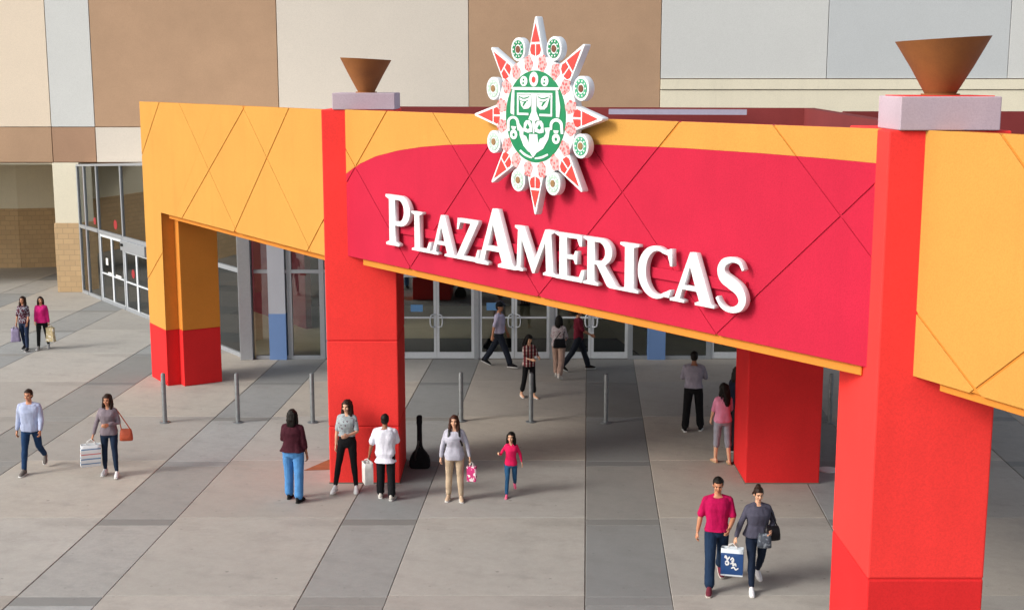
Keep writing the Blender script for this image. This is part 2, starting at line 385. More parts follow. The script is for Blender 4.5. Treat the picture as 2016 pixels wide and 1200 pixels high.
# ================================================================== GLASS STOREFRONT (diagonal) AND ENTRANCE DOORS (straight)
GW = Wall((-16.0, 48.25), (-7.57, 36.46)); GL = GW.L
ztop = lambda u: 4.76 + .40 * min(u / 7, 1)
gs = thing('glass_storefront', (-11.8, 42.3, 0), 'slanting glass storefront with sliding doors between the block pier and the orange pillar', 'storefront')
def gbar(u0, u1, z0, z1, name='mullion', w=.10, mat='alu', par=gs, W=GW, w0=-.05):
    return wbox(MB(), W, u0, u1, w0, w0 + w, z0, z1).build(name, M[mat], par, bevel=.006)
def gpane(u0, u1, z0, z1, par=gs, W=GW, mat='glass2', zr=None):
    zr = z1 if zr is None else zr
    P = [W(u0, -.004, z0), W(u1, -.004, z0), W(u1, -.004, zr), W(u0, -.004, z1), W(u0, .004, z0), W(u1, .004, z0), W(u1, .004, zr), W(u0, .004, z1)]
    return MB().add(P, [(0, 3, 2, 1), (4, 5, 6, 7), (0, 1, 5, 4), (1, 2, 6, 5), (2, 3, 7, 6), (3, 0, 4, 7)]).build('pane', M[mat], par)
us = [.05, .82, 2.22, 4.74, 7.1, 9.5, 11.9, 14.30]
for i, u in enumerate(us): gbar(u - .05, u + .05, 0, ztop(u))
for a, b in zip(us, us[1:]):
    gbar(a + .05, b - .05, 2.44, 2.56, 'transom', .12)
    gbar(a + .05, b - .05, 0, .11, 'sill', .12)
    z0, z1 = ztop(a) - .08, ztop(b) - .08
    P = [GW(a, w, z) for w in (-.06, .06) for z in (z0, z0 + .08)] + [GW(b, w, z) for w in (-.06, .06) for z in (z1, z1 + .08)]
    MB().add(P, [(0, 2, 3, 1), (4, 5, 7, 6), (0, 1, 5, 4), (2, 6, 7, 3), (0, 4, 6, 2), (1, 3, 7, 5)]).build('head', M['alu'], gs)
    gpane(a + .05, b - .05, 2.56, z0, zr=z1)
    if a not in (2.22, 4.74): gpane(a + .05, b - .05, .11, 2.44)
def swing_door(par, W, u0, u1, h, handle_side, mat='glass', rail=1.17, frame='alu_white', pull=True, kick=.2, mid=True):
    d = wbox(MB(), W, u0, u0 + .075, -.03, .03, .02, h)
    wbox(d, W, u1 - .075, u1, -.03, .03, .02, h); wbox(d, W, u0 + .075, u1 - .075, -.03, .03, .02, kick); wbox(d, W, u0 + .075, u1 - .075, -.03, .03, h - .09, h)
    dr = d.build('door', M[frame], par)
    if mid: wbox(MB(), W, u0 + .075, u1 - .075, -.035, .035, rail, rail + .05).build('push_bar', M[frame], dr)
    gpane(u0 + .075, u1 - .075, kick, h - .09, dr, W, mat)
    if pull:
        uu = u1 - .0375 if handle_side > 0 else u0 + .0375
        s = -1 if handle_side > 0 else 1
        pts = [W(uu, .03, .93), W(uu + .03 * s, .10, .93), W(uu + .11 * s, .11, .96), W(uu + .13 * s, .11, 1.05), W(uu + .13 * s, .11, 1.17), W(uu + .11 * s, .11, 1.27), W(uu + .03 * s, .10, 1.30), W(uu, .03, 1.30)]
        MB().tube(pts, .019, 8).build('pull_handle', M['alu_white'], dr, smooth=60)
    return dr
# sliding doors of the storefront
for u0, u1 in ((2.27, 3.48), (3.48, 4.69)): swing_door(gs, GW, u0, u1, 2.42, 1, 'glass2', pull=False, rail=1.0, kick=.12)
for u0, u1 in ((4.79, 5.92), (5.92, 7.05)): swing_door(gs, GW, u0, u1, 2.10, 1, 'glass2', pull=False, rail=.98, kick=.12)
wbox(MB(), GW, 4.76, 7.08, -.04, .16, 2.10, 2.44).build('door_operator', M['alu'], gs, bevel=.01)
wbox(MB(), GW, 4.86, 5.05, .16, .22, 2.26, 2.34).build('door_sensor', M['black'], gs)
def decal(W, u, z, r, mat, par, n=18, w=.012, sx=1):
    P = [W(u + r * sx * math.cos(2 * math.pi * k / n), w, z + r * math.sin(2 * math.pi * k / n)) for k in range(n)]
    Q = [W(u + r * sx * math.cos(2 * math.pi * k / n), w - .006, z + r * math.sin(2 * math.pi * k / n)) for k in range(n)]
    return MB().add(P + Q, [tuple(range(n)), tuple(range(n, 2 * n))[::-1]] + [(i, n + i, n + (i + 1) % n, (i + 1) % n) for i in range(n)]).build('decal', M[mat], par)
decal(GW, 1.75, 2.82, .13, 'sign_red', gs); decal(GW, 3.95, 2.88, .17, 'sign_red', gs); decal(GW, 5.5, 1.35, .15, 'sign_red', gs)
def notice(W, u0, u1, z0, z1, mat, par, w=.012): return wbox(MB(), W, u0, u1, w - .004, w, z0, z1).build('notice', M[mat], par)
notice(GW, 2.75, 2.98, 1.35, 1.6, 'paper', gs); notice(GW, 2.95, 3.3, 1.05, 1.12, 'paper', gs); notice(GW, 3.75, 4.3, 1.06, 1.12, 'paper', gs)
structure(wbox(MB(), GW, 1.2, 11.5, -3.6, -3.4, .01, 4.6).build('lobby_inner_wall', M['lobby_wall']))
# closure above and behind the storefront
structure(MB().add([GW(0, -.1, 4.74), GW(7.0, -.1, 5.14), GW(GL, -.1, 5.14), (-4, 48.25, 5.14), (-15.9, 48.25, 4.74)], [(0, 1, 2, 3, 4)]).build('storefront_roof', M['wall_white']))

EW = Wall((-7.57, 36.40), (14.0, 36.40)); EX = lambda x: x + 7.57
en = thing('entrance_glazing', (0, 36.4, 0), 'straight glass entrance wall with rows of white framed double doors under the canopy', 'entrance')
wbox(MB(), EW, -.12, .24, -.14, .16, 0, 6.9).build('corner_post', M['alu'], en, bevel=.01)
def ebar(x0, x1, z0, z1, name='mullion', w=.12, mat='alu', w0=-.06): return gbar(EX(x0), EX(x1), z0, z1, name, w, mat, en, EW, w0)
posts = [-6.27, -5.36, -3.27, -1.0, 1.13, 3.35, 5.58, 7.8, 10.0, 12.2]
for x in posts: ebar(x - .07, x + .07, 0, 4.9)
prev = -7.33
for x in posts + [14.0]:
    a, b = prev + .07, x - .07
    ebar(a, b, 2.46, 2.56, 'transom'); gpane(EX(a), EX(b), 2.56, 4.85, en, EW, 'glass')
    if x in (-3.27, -1.0, 1.13, 3.35, 7.8):
        mid = (a + b) / 2
        swing_door(en, EW, EX(a) + .004, EX(mid) - .004, 2.44, 1); swing_door(en, EW, EX(mid) + .004, EX(b) - .004, 2.44, -1)
    else:
        ebar(a, b, 0, .1, 'sill'); gpane(EX(a), EX(b), .1, 2.46, en, EW, 'glass')
    prev = x
MB().box(-7.5, 14, 36.3, 36.6, 4.9, 6.85).build('upper_wall', M['maroon'], en)
notice(EW, EX(-2.86), EX(-2.52), 1.36, 1.56, 'sign_blue', en); notice(EW, EX(-.72), EX(-.38), 1.4, 1.62, 'sign_blue', en)
# lobby behind the glass
lob = structure(MB().add([(-7.4, 36.5, .004), (14, 36.5, .004), (14, 47.9, .004), (-15.7, 47.9, .004)], [(0, 1, 2, 3)]).build('lobby_floor', M['lobby_floor']))
structure(MB().box(-15.6, 14, 47.6, 47.9, .01, 4.7).build('lobby_back_wall', M['lobby_wall']))
structure(MB().box(-7.3, 14, 45.2, 45.4, .01, 4.8).build('lobby_partition', M['lobby_dark']))
tag(MB().prism([(-5.5, 36.56), (3.75, 36.56), (3.2, 39.3), (-4.3, 39.3)], .008, .02).build('door_mat', M['lobby_dark']), 'wide black floor mat behind the white framed entrance doors', 'mat')
structure(MB().add([(-7.4, 36.5, 4.88), (14, 36.5, 4.88), (14, 47.6, 4.72), (-15.2, 47.6, 4.72)], [(0, 3, 2, 1)]).build('lobby_ceiling', M['lobby_dark']))
for x0, x1, lb in ((-6.86, -6.38, 'blue and white painted column set between the panes left of the doors'), (3.84, 4.34, 'blue and white painted column set between the panes right of the doors')):
    c = thing('lobby_column', ((x0 + x1) / 2, 36.8, 0), lb, 'column', 'painted columns in the glass entrance wall')
    MB().box(x0, x1, 36.27, 36.62, .0, 1.32).build('column_base', M['blue_paint'], c); MB().box(x0 + .003, x1 - .003, 36.273, 36.617, 1.32, 4.85).build('column_shaft', M['pale_paint'], c)

# ================================================================== CANOPY
ZB, ZT = 4.50, 7.26
LW = Wall((-9.62, 34.15), (-3.57, 24.77)); CW = Wall((-3.15, 24.77), (4.14, 14.93)); RW = Wall((4.53, 14.5), (6.97, 8.99))
can = thing('entrance_canopy', (0, 26, 0), 'yellow and red angular entrance canopy on thick orange-red pillars in front of the doors', 'canopy')
def cut_panels(W, polys, lines, w=.0, t=.014, name='panel'):
    """fascia boards: polygons in (u,z) split along recessed lattice joints, each board its own object"""
    for mat, poly in polys:
        bm = bmesh.new(); bm.faces.new([bm.verts.new((u, z, 0)) for u, z in poly])
        for (u1, z1), (u2, z2), hw in lines:
            d = Vector((u2 - u1, z2 - z1, 0)).normalized(); n = Vector((-d.y, d.x, 0))
            for s in (-1, 1):
                bmesh.ops.bisect_plane(bm, geom=bm.verts[:] + bm.edges[:] + bm.faces[:], dist=1e-5, plane_co=Vector((u1, z1, 0)) + n * hw * s, plane_no=n)
            kill = [f for f in bm.faces if abs((f.calc_center_median() - Vector((u1, z1, 0))).dot(n)) < hw * .95]
            bmesh.ops.delete(bm, geom=kill, context='FACES')
        for f in bm.faces:
            pts = [(l.vert.co.x, l.vert.co.y) for l in f.loops]; n = len(pts)
            if f.calc_area() < .004: continue
            A = sum(pts[i][0] * pts[(i + 1) % n][1] - pts[(i + 1) % n][0] * pts[i][1] for i in range(n))
            if A < 0: pts = pts[::-1]
            fr = [W(u, w, z) for u, z in pts]; bk = [W(u, w - t, z) for u, z in pts]
            MB().add(fr + bk, [tuple(range(n))[::-1], tuple(range(n, 2 * n))] + [(i, (i + 1) % n, n + (i + 1) % n, n + i) for i in range(n)]).build(name, M[mat], can, bevel=.004 if lines else 0)
        bm.free()
WD, TH = .015, .0075
# left wing: fascia with its leg
cut_panels(LW, [('yellow', [(0, 1.47), (1.33, 1.47), (1.36, ZB), (LW.L, ZB), (LW.L, ZT), (0, ZT)]), ('base_red', [(0, 0), (1.31, 0), (1.33, 1.47), (0, 1.47)])],
           [((2.45, 4.55), (5.62, 7.24), WD), ((6.5, 4.57), (9.62, 7.24), WD), ((10.4, 4.55), (12.6, 6.45), WD), ((-1.55, 4.55), (1.6, 7.25), WD), ((1.3, 3.45), (.05, 2.66), WD),
            ((3.2, 7.17), (6.5, 4.57), TH), ((7.24, 7.2), (10.4, 4.6), TH)])
lw = wbox(MB(), LW, 0.02, LW.L - .12, -.34, -.0145, ZB + .01, ZT - .01); lw.build('fascia_core', M['lip'], can)
wbox(MB(), LW, 0.02, 1.33, -.34, -.0145, 1.47, ZB).build('leg_core', M['lip'], can); wbox(MB(), LW, .02, 1.31, -.34, -.0145, 0, 1.465).build('leg_base', M['base_red'], can)
wbox(MB(), LW, .25, 1.62, -1.36, -.342, 1.47, ZB - .16).build('leg_pier', M['lip'], can, bevel=.015); wbox(MB(), LW, .25, 1.60, -1.36, -.342, 0, 1.468).build('leg_pier_base', M['base_red'], can, bevel=.015)
wbox(MB(), LW, 1.63, LW.L, -.44, -.12, ZB - .13, ZB + .0).build('bottom_trim', M['lip'], can, bevel=.01)
wbox(MB(), LW, .02, LW.L, -1.4, -1.15, ZB - .1, ZT - .10).build('rear_beam', M['maroon'], can)
wbox(MB(), LW, .02, LW.L, -1.15, -.34, ZT - .70, ZT - .62).build('roof_deck', M['membrane'], can)
wbox(MB(), LW, .02, LW.L, -1.15, -.34, ZB + .05, ZB + .1).build('soffit', M['maroon'], can)
# centre wing: yellow field with a crimson shape under a long curve
curve = [(0.0, 6.05), (.3, 6.18), (.586, 6.285), (1.141, 6.44), (1.9, 6.575), (2.68, 6.67), (3.47, 6.735), (4.5, 6.79), (6, 6.85), (7.6, 6.897), (9.15, 6.912), (10.5, 6.905), (11.47, 6.89), (CW.L + .05, 6.868)]
cut_panels(CW, [('yellow', curve + [(CW.L + .05, ZT), (0, ZT)]), ('magenta', [(0, ZB)] + [(CW.L + .05, ZB)] + curve[::-1])],
           [((2.268, 4.53), (5.2, 7.25), WD), ((6.0, 4.53), (9.03, 7.255), WD), ((9.81, 4.507), (12.9, 7.2), WD), ((-1.45, 4.53), (1.485, 7.2), WD),
            ((.449, 6.151), (2.268, 4.528), TH + .003), ((3.05, 7.25), (6.0, 4.536), TH), ((6.8, 7.25), (9.82, 4.5), TH), ((10.657, 7.277), (13.6, 4.53), TH + .003)])
wbox(MB(), CW, .06, CW.L + .1, -.34, -.035, ZB + .01, ZT - .01).build('fascia_core', M['magenta'], can)
cut_panels(CW, [('lip', curve + [(CW.L + .04, ZT - .01), (.01, ZT - .01)]), ('magenta', [(.01, ZB + .01), (CW.L + .04, ZB + .01)] + curve[::-1])], [], -.0143, .02, 'backing_board')
wbox(MB(), CW, .5, CW.L - .12, -.36, -.06, ZB - .13, ZB + .0).build('bottom_trim', M['lip'], can, bevel=.01)
# right wing
cut_panels(RW, [('yellow', [(0, ZB), (RW.L, ZB), (RW.L, ZT), (0, ZT)])], [((1.0, 4.55), (-.4, 5.53), WD), ((1.0, 4.55), (3.4, 6.5), WD), ((1.1, 7.3), (3.9, 4.7), WD)])
wbox(MB(), RW, 0, RW.L, -.34, -.0145, ZB + .01, ZT - .01).build('fascia_core', M['lip'], can)
wbox(MB(), RW, .40, RW.L, -.36, -.06, ZB - .10, ZB).build('bottom_trim', M['lip'], can, bevel=.01)
# pillars
def pillar(x0, x1, y0, y1, z1, cuts, mat='orange_red', basemat=None):
    MB().box(x0 - .012, x1 + .012, y0 - .012, y1 + .012, .001, .022).build('base_seal', M['joint'], can)
    zs = [0] + cuts + [z1]
    for i, (a, b) in enumerate(zip(zs, zs[1:])):
        g0 = .007 if i else 0; g1 = .007 if i < len(zs) - 2 else 0
        MB().box(x0, x1, y0, y1, a + g0, b - g1).build('pillar', M[basemat if (basemat and i == 0) else mat], can, bevel=.02)
    if len(zs) > 2: MB().box(x0 + .012, x1 - .012, y0 + .012, y1 - .012, .1, z1 - .1).build('pillar_core', M['base_red'], can)
pillar(-3.575, -2.205, 24.74, 26.35, ZT - .004, [1.15, 2.85]); pillar(4.14, 5.49, 14.47, 16.17, ZT - .004, [2.08], 'orange_red', 'base_red')
pillar(4.58, 6.03, 24.72, 26.15, 6.3, [], 'base_red')
# roof deck, rear parapets and flashing
MB().prism([(-3.3, 26.2), (-2.9, 25.2), (4.2, 15.6), (5.2, 16.0), (6.0, 26.4), (-2.4, 27.8)], ZT - .72, ZT - .64).build('roof_deck', M['membrane'], can)
MB().prism([(-3.0, 25.6), (4.4, 15.5), (5.2, 16.2), (5.9, 26.3), (-2.4, 27.7)], ZB + .04, ZB + .10).build('soffit', M['maroon'], can)
W2 = Wall((-2.45, 27.94), (6.06, 26.41)); wbox(MB(), W2, -.8, W2.L, -.22, 0, ZB - .1, ZT - .01).build('rear_parapet', M['maroon'], can); wbox(MB(), W2, 4.55, 7.3, .3, .42, ZT - .14, ZT - .035).build('flashing', M['flashing'], can)
W3 = Wall((6.06, 26.41), (5.10, 16.2)); wbox(MB(), W3, 0, W3.L, -.22, 0, ZB - .1, ZT - .01).build('side_parapet', M['maroon'], can)
W4 = Wall((6.3, 24), (12, 11)); 
MB().prism([(5.3, 14.2), (7.4, 9.3), (14, 12), (12, 24), (6.1, 24)], ZT - .72, ZT - .64).build('roof_deck', M['membrane'], can)
MB().box(6.05, 12, 24.0, 24.2, ZB, ZT - .02).build('rear_parapet', M['maroon'], can)
MB().box(-2.9, 10.5, 26.45, 33.2, ZB + .12, ZB + .5).build('sky_block_slab', M['maroon'], can)  # unseen slab added to block sky light and darken the paving beneath
# pedestals on the pillar heads
MB().box(-3.36, -2.19, 24.72, 25.9, ZT - .002, 7.565).build('pedestal', M['lavender'], can, bevel=.012); MB().box(4.24, 5.34, 14.42, 15.3, ZT - .002, 7.625).build('pedestal', M['lavender'], can, bevel=.012)
MB().box(4.30, 5.28, 14.48, 15.25, 7.622, 7.634).build('pedestal_cap', M['orange_red'], can)

# ================================================================== RUSTED CONE BOWLS
def bowl(x, y, z, r0, r1, h, tilt, label):
    o = thing('cone_bowl', (x, y, z), label, 'bowl', 'rusted steel cones on the pedestals')
    n = 40; out = []; P = []
    prof = [(r0, 0), (r0 + (r1 - r0) * .5, h * .5), (r1, h), (r1 - .03, h), (r0 * .9, .08)]
    for r, zz in prof:
        for k in range(n):
            a = 2 * math.pi * k / n; P.append((x + r * math.cos(a), y + r * math.sin(a), z + zz + (tilt * r * math.cos(a) if zz > h * .9 else 0)))
    F = []
    for i in range(len(prof) - 1):
        for k in range(n): F.append((i * n + k, i * n + (k + 1) % n, (i + 1) * n + (k + 1) % n, (i + 1) * n + k))
    F += [tuple(range(n))[::-1], tuple(range((len(prof) - 1) * n, len(prof) * n))]
    MB().add(P, F).build('shell', M['rust'], o, smooth=40)
    MB().lathe([(r0 + .05, 0), (r0 + .05, .02), (r0, .02)], (x, y, z - .002), 32).build('base_flange', M['rust'], o)
bowl(-2.77, 25.2, 7.567, .15, .485, .63, -.05, 'small rusted cone bowl on the left pedestal above the middle pillar')
bowl(4.80, 14.85, 7.634, .16, .515, .62, .06, 'large rusted cone bowl on the right pedestal, nearest the camera')

# ================================================================== SIGN LETTERS
def arc(cx, cy, rx, ry, a0, a1, n=14): return [(cx + rx * math.cos(R(a0 + (a1 - a0) * i / n)), cy + ry * math.sin(R(a0 + (a1 - a0) * i / n))) for i in range(n + 1)]
def stroke(pts, wid, n=6):
    out = []; N = len(pts)
    for i in range(N - 1):
        p0, p1, p2, p3 = pts[max(i - 1, 0)], pts[i], pts[i + 1], pts[min(i + 2, N - 1)]
        for k in range(n):
            t = k / n; q = [.5 * (2 * p1[j] + (p2[j] - p0[j]) * t + (2 * p0[j] - 5 * p1[j] + 4 * p2[j] - p3[j]) * t * t + (3 * p1[j] - p0[j] - 3 * p2[j] + p3[j]) * t ** 3) for j in (0, 1)]
            out.append((q[0], q[1], wid[i] + (wid[i + 1] - wid[i]) * t))
    out.append((*pts[-1], wid[-1])); Lf = []; Rt = []
    for i, (x, y, w) in enumerate(out):
        a = out[max(i - 1, 0)]; b = out[min(i + 1, len(out) - 1)]; dx, dy = b[0] - a[0], b[1] - a[1]; l = math.hypot(dx, dy) or 1
        Lf.append((x - dy / l * w / 2, y + dx / l * w / 2)); Rt.append((x + dy / l * w / 2, y - dx / l * w / 2))
    return Lf + Rt[::-1]
stem = [(.31, .91), (.42, .95), (.42, 1), (0, 1), (0, .95), (.11, .91), (.11, .09), (0, .05)]
G = {}
G['I'] = [[(0, 0), (.42, 0), (.42, .05), (.31, .09)] + stem]
G['L'] = [[(0, 0), (.68, 0), (.74, .28), (.67, .28), (.58, .10), (.31, .09)] + stem]
G['P'] = [[(0, 0), (.44, 0), (.44, .05), (.31, .09), (.31, .40), (.46, .40)] + arc(.48, .70, .32, .30, -85, 85) + [(0, 1), (0, .95), (.11, .91), (.11, .09), (0, .05)],
          [(.31, .49), (.42, .49)] + arc(.42, .70, .18, .21, -80, 80) + [(.31, .91)]]
G['R'] = [[(0, 0), (.42, 0), (.42, .05), (.31, .09), (.31, .44), (.37, .44), (.66, .03), (.74, 0), (1.0, 0), (1.0, .045), (.90, .07), (.60, .455)] + arc(.48, .72, .31, .28, -55, 85) + [(0, 1), (0, .95), (.11, .91), (.11, .09), (0, .05)],
          [(.31, .52), (.42, .52)] + arc(.42, .715, .18, .195, -80, 80) + [(.31, .91)]]
G['E'] = [[(0, 0), (.72, 0), (.77, .27), (.70, .27), (.62, .09), (.31, .09), (.31, .46), (.49, .46), (.53, .37), (.585, .37), (.585, .65), (.53, .65), (.49, .55), (.31, .55), (.31, .91), (.58, .91), (.64, .76), (.71, .76), (.69, 1), (0, 1), (0, .95), (.11, .91), (.11, .09), (0, .05)]]
G['A'] = [[(0, 0), (.33, 0), (.33, .05), (.225, .08), (.285, .26), (.60, .26), (.665, .09), (.57, .05), (.57, 0), (1.0, 0), (1.0, .05), (.92, .08), (.58, 1.0), (.44, 1.0), (.11, .09), (0, .05)], [(.32, .35), (.57, .35), (.445, .72)]]
G['Z'] = [[(0, 0), (.86, 0), (.92, .30), (.85, .30), (.76, .10), (.28, .10), (.88, .93), (.88, 1), (.06, 1), (.02, .72), (.085, .72), (.17, .90), (.58, .90), (0, .07)]]
G['M'] = [[(0, 0), (.28, 0), (.28, .05), (.195, .08), (.24, .70), (.55, 0), (.61, 0), (.92, .72), (.945, .09), (.86, .05), (.86, 0), (1.24, 0), (1.24, .05), (1.14, .09), (1.09, .91), (1.18, .95), (1.18, 1), (.92, 1), (.62, .31), (.32, 1), (.04, 1), (.04, .95), (.13, .91), (.09, .09), (0, .05)]]
G['C'] = [arc(.50, .5, .50, .51, 62, 300, 26) + [(.88, .05), (.93, .20), (.90, .21)] + arc(.56, .5, .33, .42, 298, 66, 22) + [(.83, .86), (.90, .66), (.96, .66), (.94, .99), (.88, .99), (.80, .96)]]
S_ = stroke([(.76, .80), (.66, .93), (.47, .965), (.27, .90), (.19, .76), (.26, .62), (.46, .53), (.66, .43), (.76, .26), (.68, .11), (.46, .04), (.24, .08), (.09, .24)], [.06, .075, .10, .15, .19, .22, .23, .22, .19, .15, .10, .075, .06])
G['S'] = [S_]
lett = thing('sign_lettering', CW(6.2, .05, 4.9), 'raised white serif letters PLAZAMERICAS on the crimson canopy fascia', 'sign letters')
rows = [('P', 1.873, 2.686, 4.905, 5.805), ('L', 2.73, 3.341, 4.89, 5.572), ('A', 3.30, 4.104, 4.89, 5.575), ('Z', 4.115, 4.77, 4.89, 5.57), ('A', 4.656, 5.76, 4.88, 5.80), ('M', 5.70, 6.778, 4.89, 5.59), ('E', 6.745, 7.423, 4.885, 5.58),
        ('R', 7.402, 8.207, 4.885, 5.58), ('I', 8.205, 8.596, 4.885, 5.57), ('C', 8.58, 9.267, 4.87, 5.58), ('A', 9.231, 10.065, 4.88, 5.57), ('S', 10.083, 10.616, 4.875, 5.575)]
basis = Matrix(((CW.d.x, 0, CW.n.x, 0), (CW.d.y, 0, CW.n.y, 0), (0, 1, 0, 0), (0, 0, 0, 1)))
def filled(name, splines, mats, parent, W, w_front, depth, bev=.005):
    """flat outline (u,z) with holes, given thickness; front face at w_front"""
    cu = bpy.data.curves.new(name, 'CURVE'); cu.dimensions = '2D'; cu.fill_mode = 'BOTH'; cu.extrude = depth / 2 - bev; cu.bevel_depth = bev; cu.bevel_resolution = 1; cu.offset = -bev
    for pts in splines:
        sp = cu.splines.new('POLY'); sp.points.add(len(pts) - 1); sp.use_cyclic_u = True
        for p, (u, z) in zip(sp.points, pts): p.co = (u, z, 0, 1)
    tmp = bpy.data.objects.new('tmp', cu); scene.collection.objects.link(tmp)
    dg = bpy.context.evaluated_depsgraph_get(); me = bpy.data.meshes.new_from_object(tmp.evaluated_get(dg)); bpy.data.objects.remove(tmp)
    me.materials.clear()
    for v_ in me.vertices:
        u, z, d = v_.co; v_.co = W(u, w_front - depth / 2 + d, z)
    me.update(); me.name = name
    return link(name, me, mats, parent, None)
wmax = {k: max(x for s in g for x, _ in s) for k, g in G.items()}; wmin = {k: min(x for s in g for x, _ in s) for k, g in G.items()}
for ch, u0, u1, v0, v1 in rows:
    sp = [[(u0 + (x - wmin[ch]) / (wmax[ch] - wmin[ch]) * (u1 - u0), v0 + y * (v1 - v0)) for x, y in s] for s in G[ch]]
    filled('letter', [[(u - .155, z) for u, z in q] for q in sp], M['white'], lett, CW, .16, .085)
wbox(MB(), CW, 1.9, 10.35, .002, .05, 5.12, 5.27).build('mounting_rail', M['magenta'], lett, bevel=.005)

# ================================================================== SUN EMBLEM
UC, VC, WF = 6.21, 7.265, .25
emb = thing('sun_emblem', CW(UC, .1, VC), 'white sun emblem with red rays, round medallions and a green stone-face disc above the letters', 'emblem')
def shape(name, pts, mat, wf, depth, par=emb, bev=.004, holes=()):
    pts = [(u * 1.02, v * 1.02) for u, v in pts]; holes = [[(u * 1.02, v * 1.02) for u, v in q] for q in holes]
    return filled(name, [[(UC + u, VC + v) for u, v in pts]] + [[(UC + u, VC + v) for u, v in h] for h in holes], M[mat], par, CW, wf, depth, bev)
def circ(cx, cy, rx, ry, n=36): return [(cx + rx * math.cos(2 * math.pi * k / n), cy + ry * math.sin(2 * math.pi * k / n)) for k in range(n)]
shape('backing_disc', circ(0, 0, .94, .875, 64), 'white', WF, .12)
for k in range(8):
    a = k * 45; ca, sa = math.cos(R(a)), math.sin(R(a))
    tip = {0: (1.5, 0), 1: (1.10, 1.01), 2: (0, 1.43), 3: (-1.10, 1.01), 4: (-1.55, 0), 5: (-1.10, -1.02), 6: (0, -1.43), 7: (1.08, -1.02)}[k]
    L = math.hypot(*tip); ca, sa = tip[0] / L, tip[1] / L
    q = lambda r, s: (ca * r - sa * s, sa * r + ca * s)
    ray = shape('ray', [q(.76, -.20), q(.90, -.175), q(L - .015, -.02), q(L, 0), q(L - .015, .02), q(.90, .175), q(.76, .20)], 'white', WF - .004, .115)
    shape('ray_inset', [q(1.07, -.098), q(L - .10, 0), q(1.07, .098)], 'red_vinyl', WF + .004, .012, ray, .001)
    for s in (-1, 1): shape('ray_inset', [q(1.035, .015 * s), q(1.035, .10 * s), q(.96, .125 * s), q(.90, .10 * s), q(.87, .015 * s)], 'red_vinyl', WF + .004, .012, ray, .001)
for i, (cx, cy) in enumerate([(.42, .965), (-.43, .97), (-1.06, .40), (-1.05, -.40), (-.43, -.945), (.41, -.945), (1.03, -.385), (1.03, .41)]):
    md = shape('medallion', circ(cx, cy, .172, .172, 32), 'white', WF - .008, .105)
    faded = i in (2, 3, 4, 5)
    shape('medallion_ring', circ(cx, cy, .132, .132, 28), 'pale_green' if faded else ('green_vinyl' if i < 2 else 'mid_green'), WF + .000, .012, md, .001, holes=[circ(cx, cy, .075, .075, 20)])
    for k in range(10):
        a = R(36 * k); shape('dot', circ(cx + .105 * math.cos(a), cy + .105 * math.sin(a), .014, .014, 8), 'white', WF + .004, .01, md, .001)
    shape('medallion_centre', circ(cx, cy, .052, .052, 14), 'tan_vinyl' if i in (2, 3, 4, 5, 6) else 'brown_vinyl', WF + .002, .012, md, .001)
for k in range(16):
    a = R(22.5 * k + 11.25); r_ = .845
    cx, cy = .835 * math.cos(a), .775 * math.sin(a)
    pts = []
    for j in range(28):
        b = 2 * math.pi * j / 28; rr = 1 + .10 * math.sin(b * 5 + k)
        x, y = .118 * rr * math.cos(b), .098 * rr * math.sin(b)
        pts.append((cx + x * math.cos(a) - y * math.sin(a) * -1 * -1, cy + x * math.sin(a) + y * math.cos(a)))
    shape('rosette', pts, 'rose', WF + .006, .012, emb, .001)
face = shape('face_disc', circ(0, 0, .715, .663, 56), 'green_vinyl', WF + .008, .016, emb, .002)
Zp = lambda pts: [((x - 415) * .0021, -(y - 620) * .001265) for x, y in pts]
def fs(name, pts, mat='white', lift=.016, holes=()): return shape(name, Zp(pts), mat, WF + lift, .012, face, .001, [Zp(h) for h in holes])
def ec(cx, cy, rx, ry, n=20): return circ(cx, cy, rx, ry, n)
fs('brow_bar', [(150, 285), (690, 285), (682, 318), (158, 318)])
fs('forehead_ornament', ec(405, 195, 50, 84)); fs('forehead_jewel', ec(405, 200, 22, 36), 'red_vinyl', .021)
for cx in (290, 528):
    fs('forehead_ornament', ec(cx, 217, 42, 58)); fs('ornament_mark', ec(cx, 200, 9, 12), 'green_vinyl', .021); fs('ornament_mark', ec(cx - 4, 240, 12, 10), 'green_vinyl', .021)
fs('sideburn', [(152, 322), (180, 322), (178, 610), (135, 590), (138, 470)]); fs('sideburn', [(650, 322), (672, 322), (700, 500), (690, 620), (655, 615)])
fs('eye_frame', [(212, 372), (230, 372), (230, 580), (345, 580), (345, 606), (212, 606)]); fs('eye_frame', [(612, 372), (595, 372), (595, 585), (470, 585), (470, 612), (612, 612)])
fs('eye', [(236, 376), (374, 376), (372, 500), (342, 530), (292, 536), (262, 500), (244, 430)]); fs('eye', [(588, 376), (440, 376), (446, 500), (478, 536), (526, 536), (558, 500), (576, 430)])
for s, cx in ((1, 300), (-1, 515)):
    fs('eyelid_line', stroke([(cx - 62, 392), (cx - 20, 412), (cx + 20, 408), (cx + 58, 392)], [8, 13, 13, 8], 4), 'green_vinyl', .021); fs('pupil', stroke([(cx - 16, 500), (cx, 470), (cx + 20, 450)], [12, 20, 12], 4), 'green_vinyl', .021)
    fs('eyelid_line', stroke([(cx - 48, 440), (cx, 452), (cx + 45, 432)], [6, 10, 6], 4), 'green_vinyl', .021)
fs('nose', [(212, 350), (612, 350), (612, 370), (436, 370), (434, 560), (472, 652), (424, 668), (412, 812), (398, 812), (388, 668), (344, 652), (382, 560), (380, 370), (212, 370)])
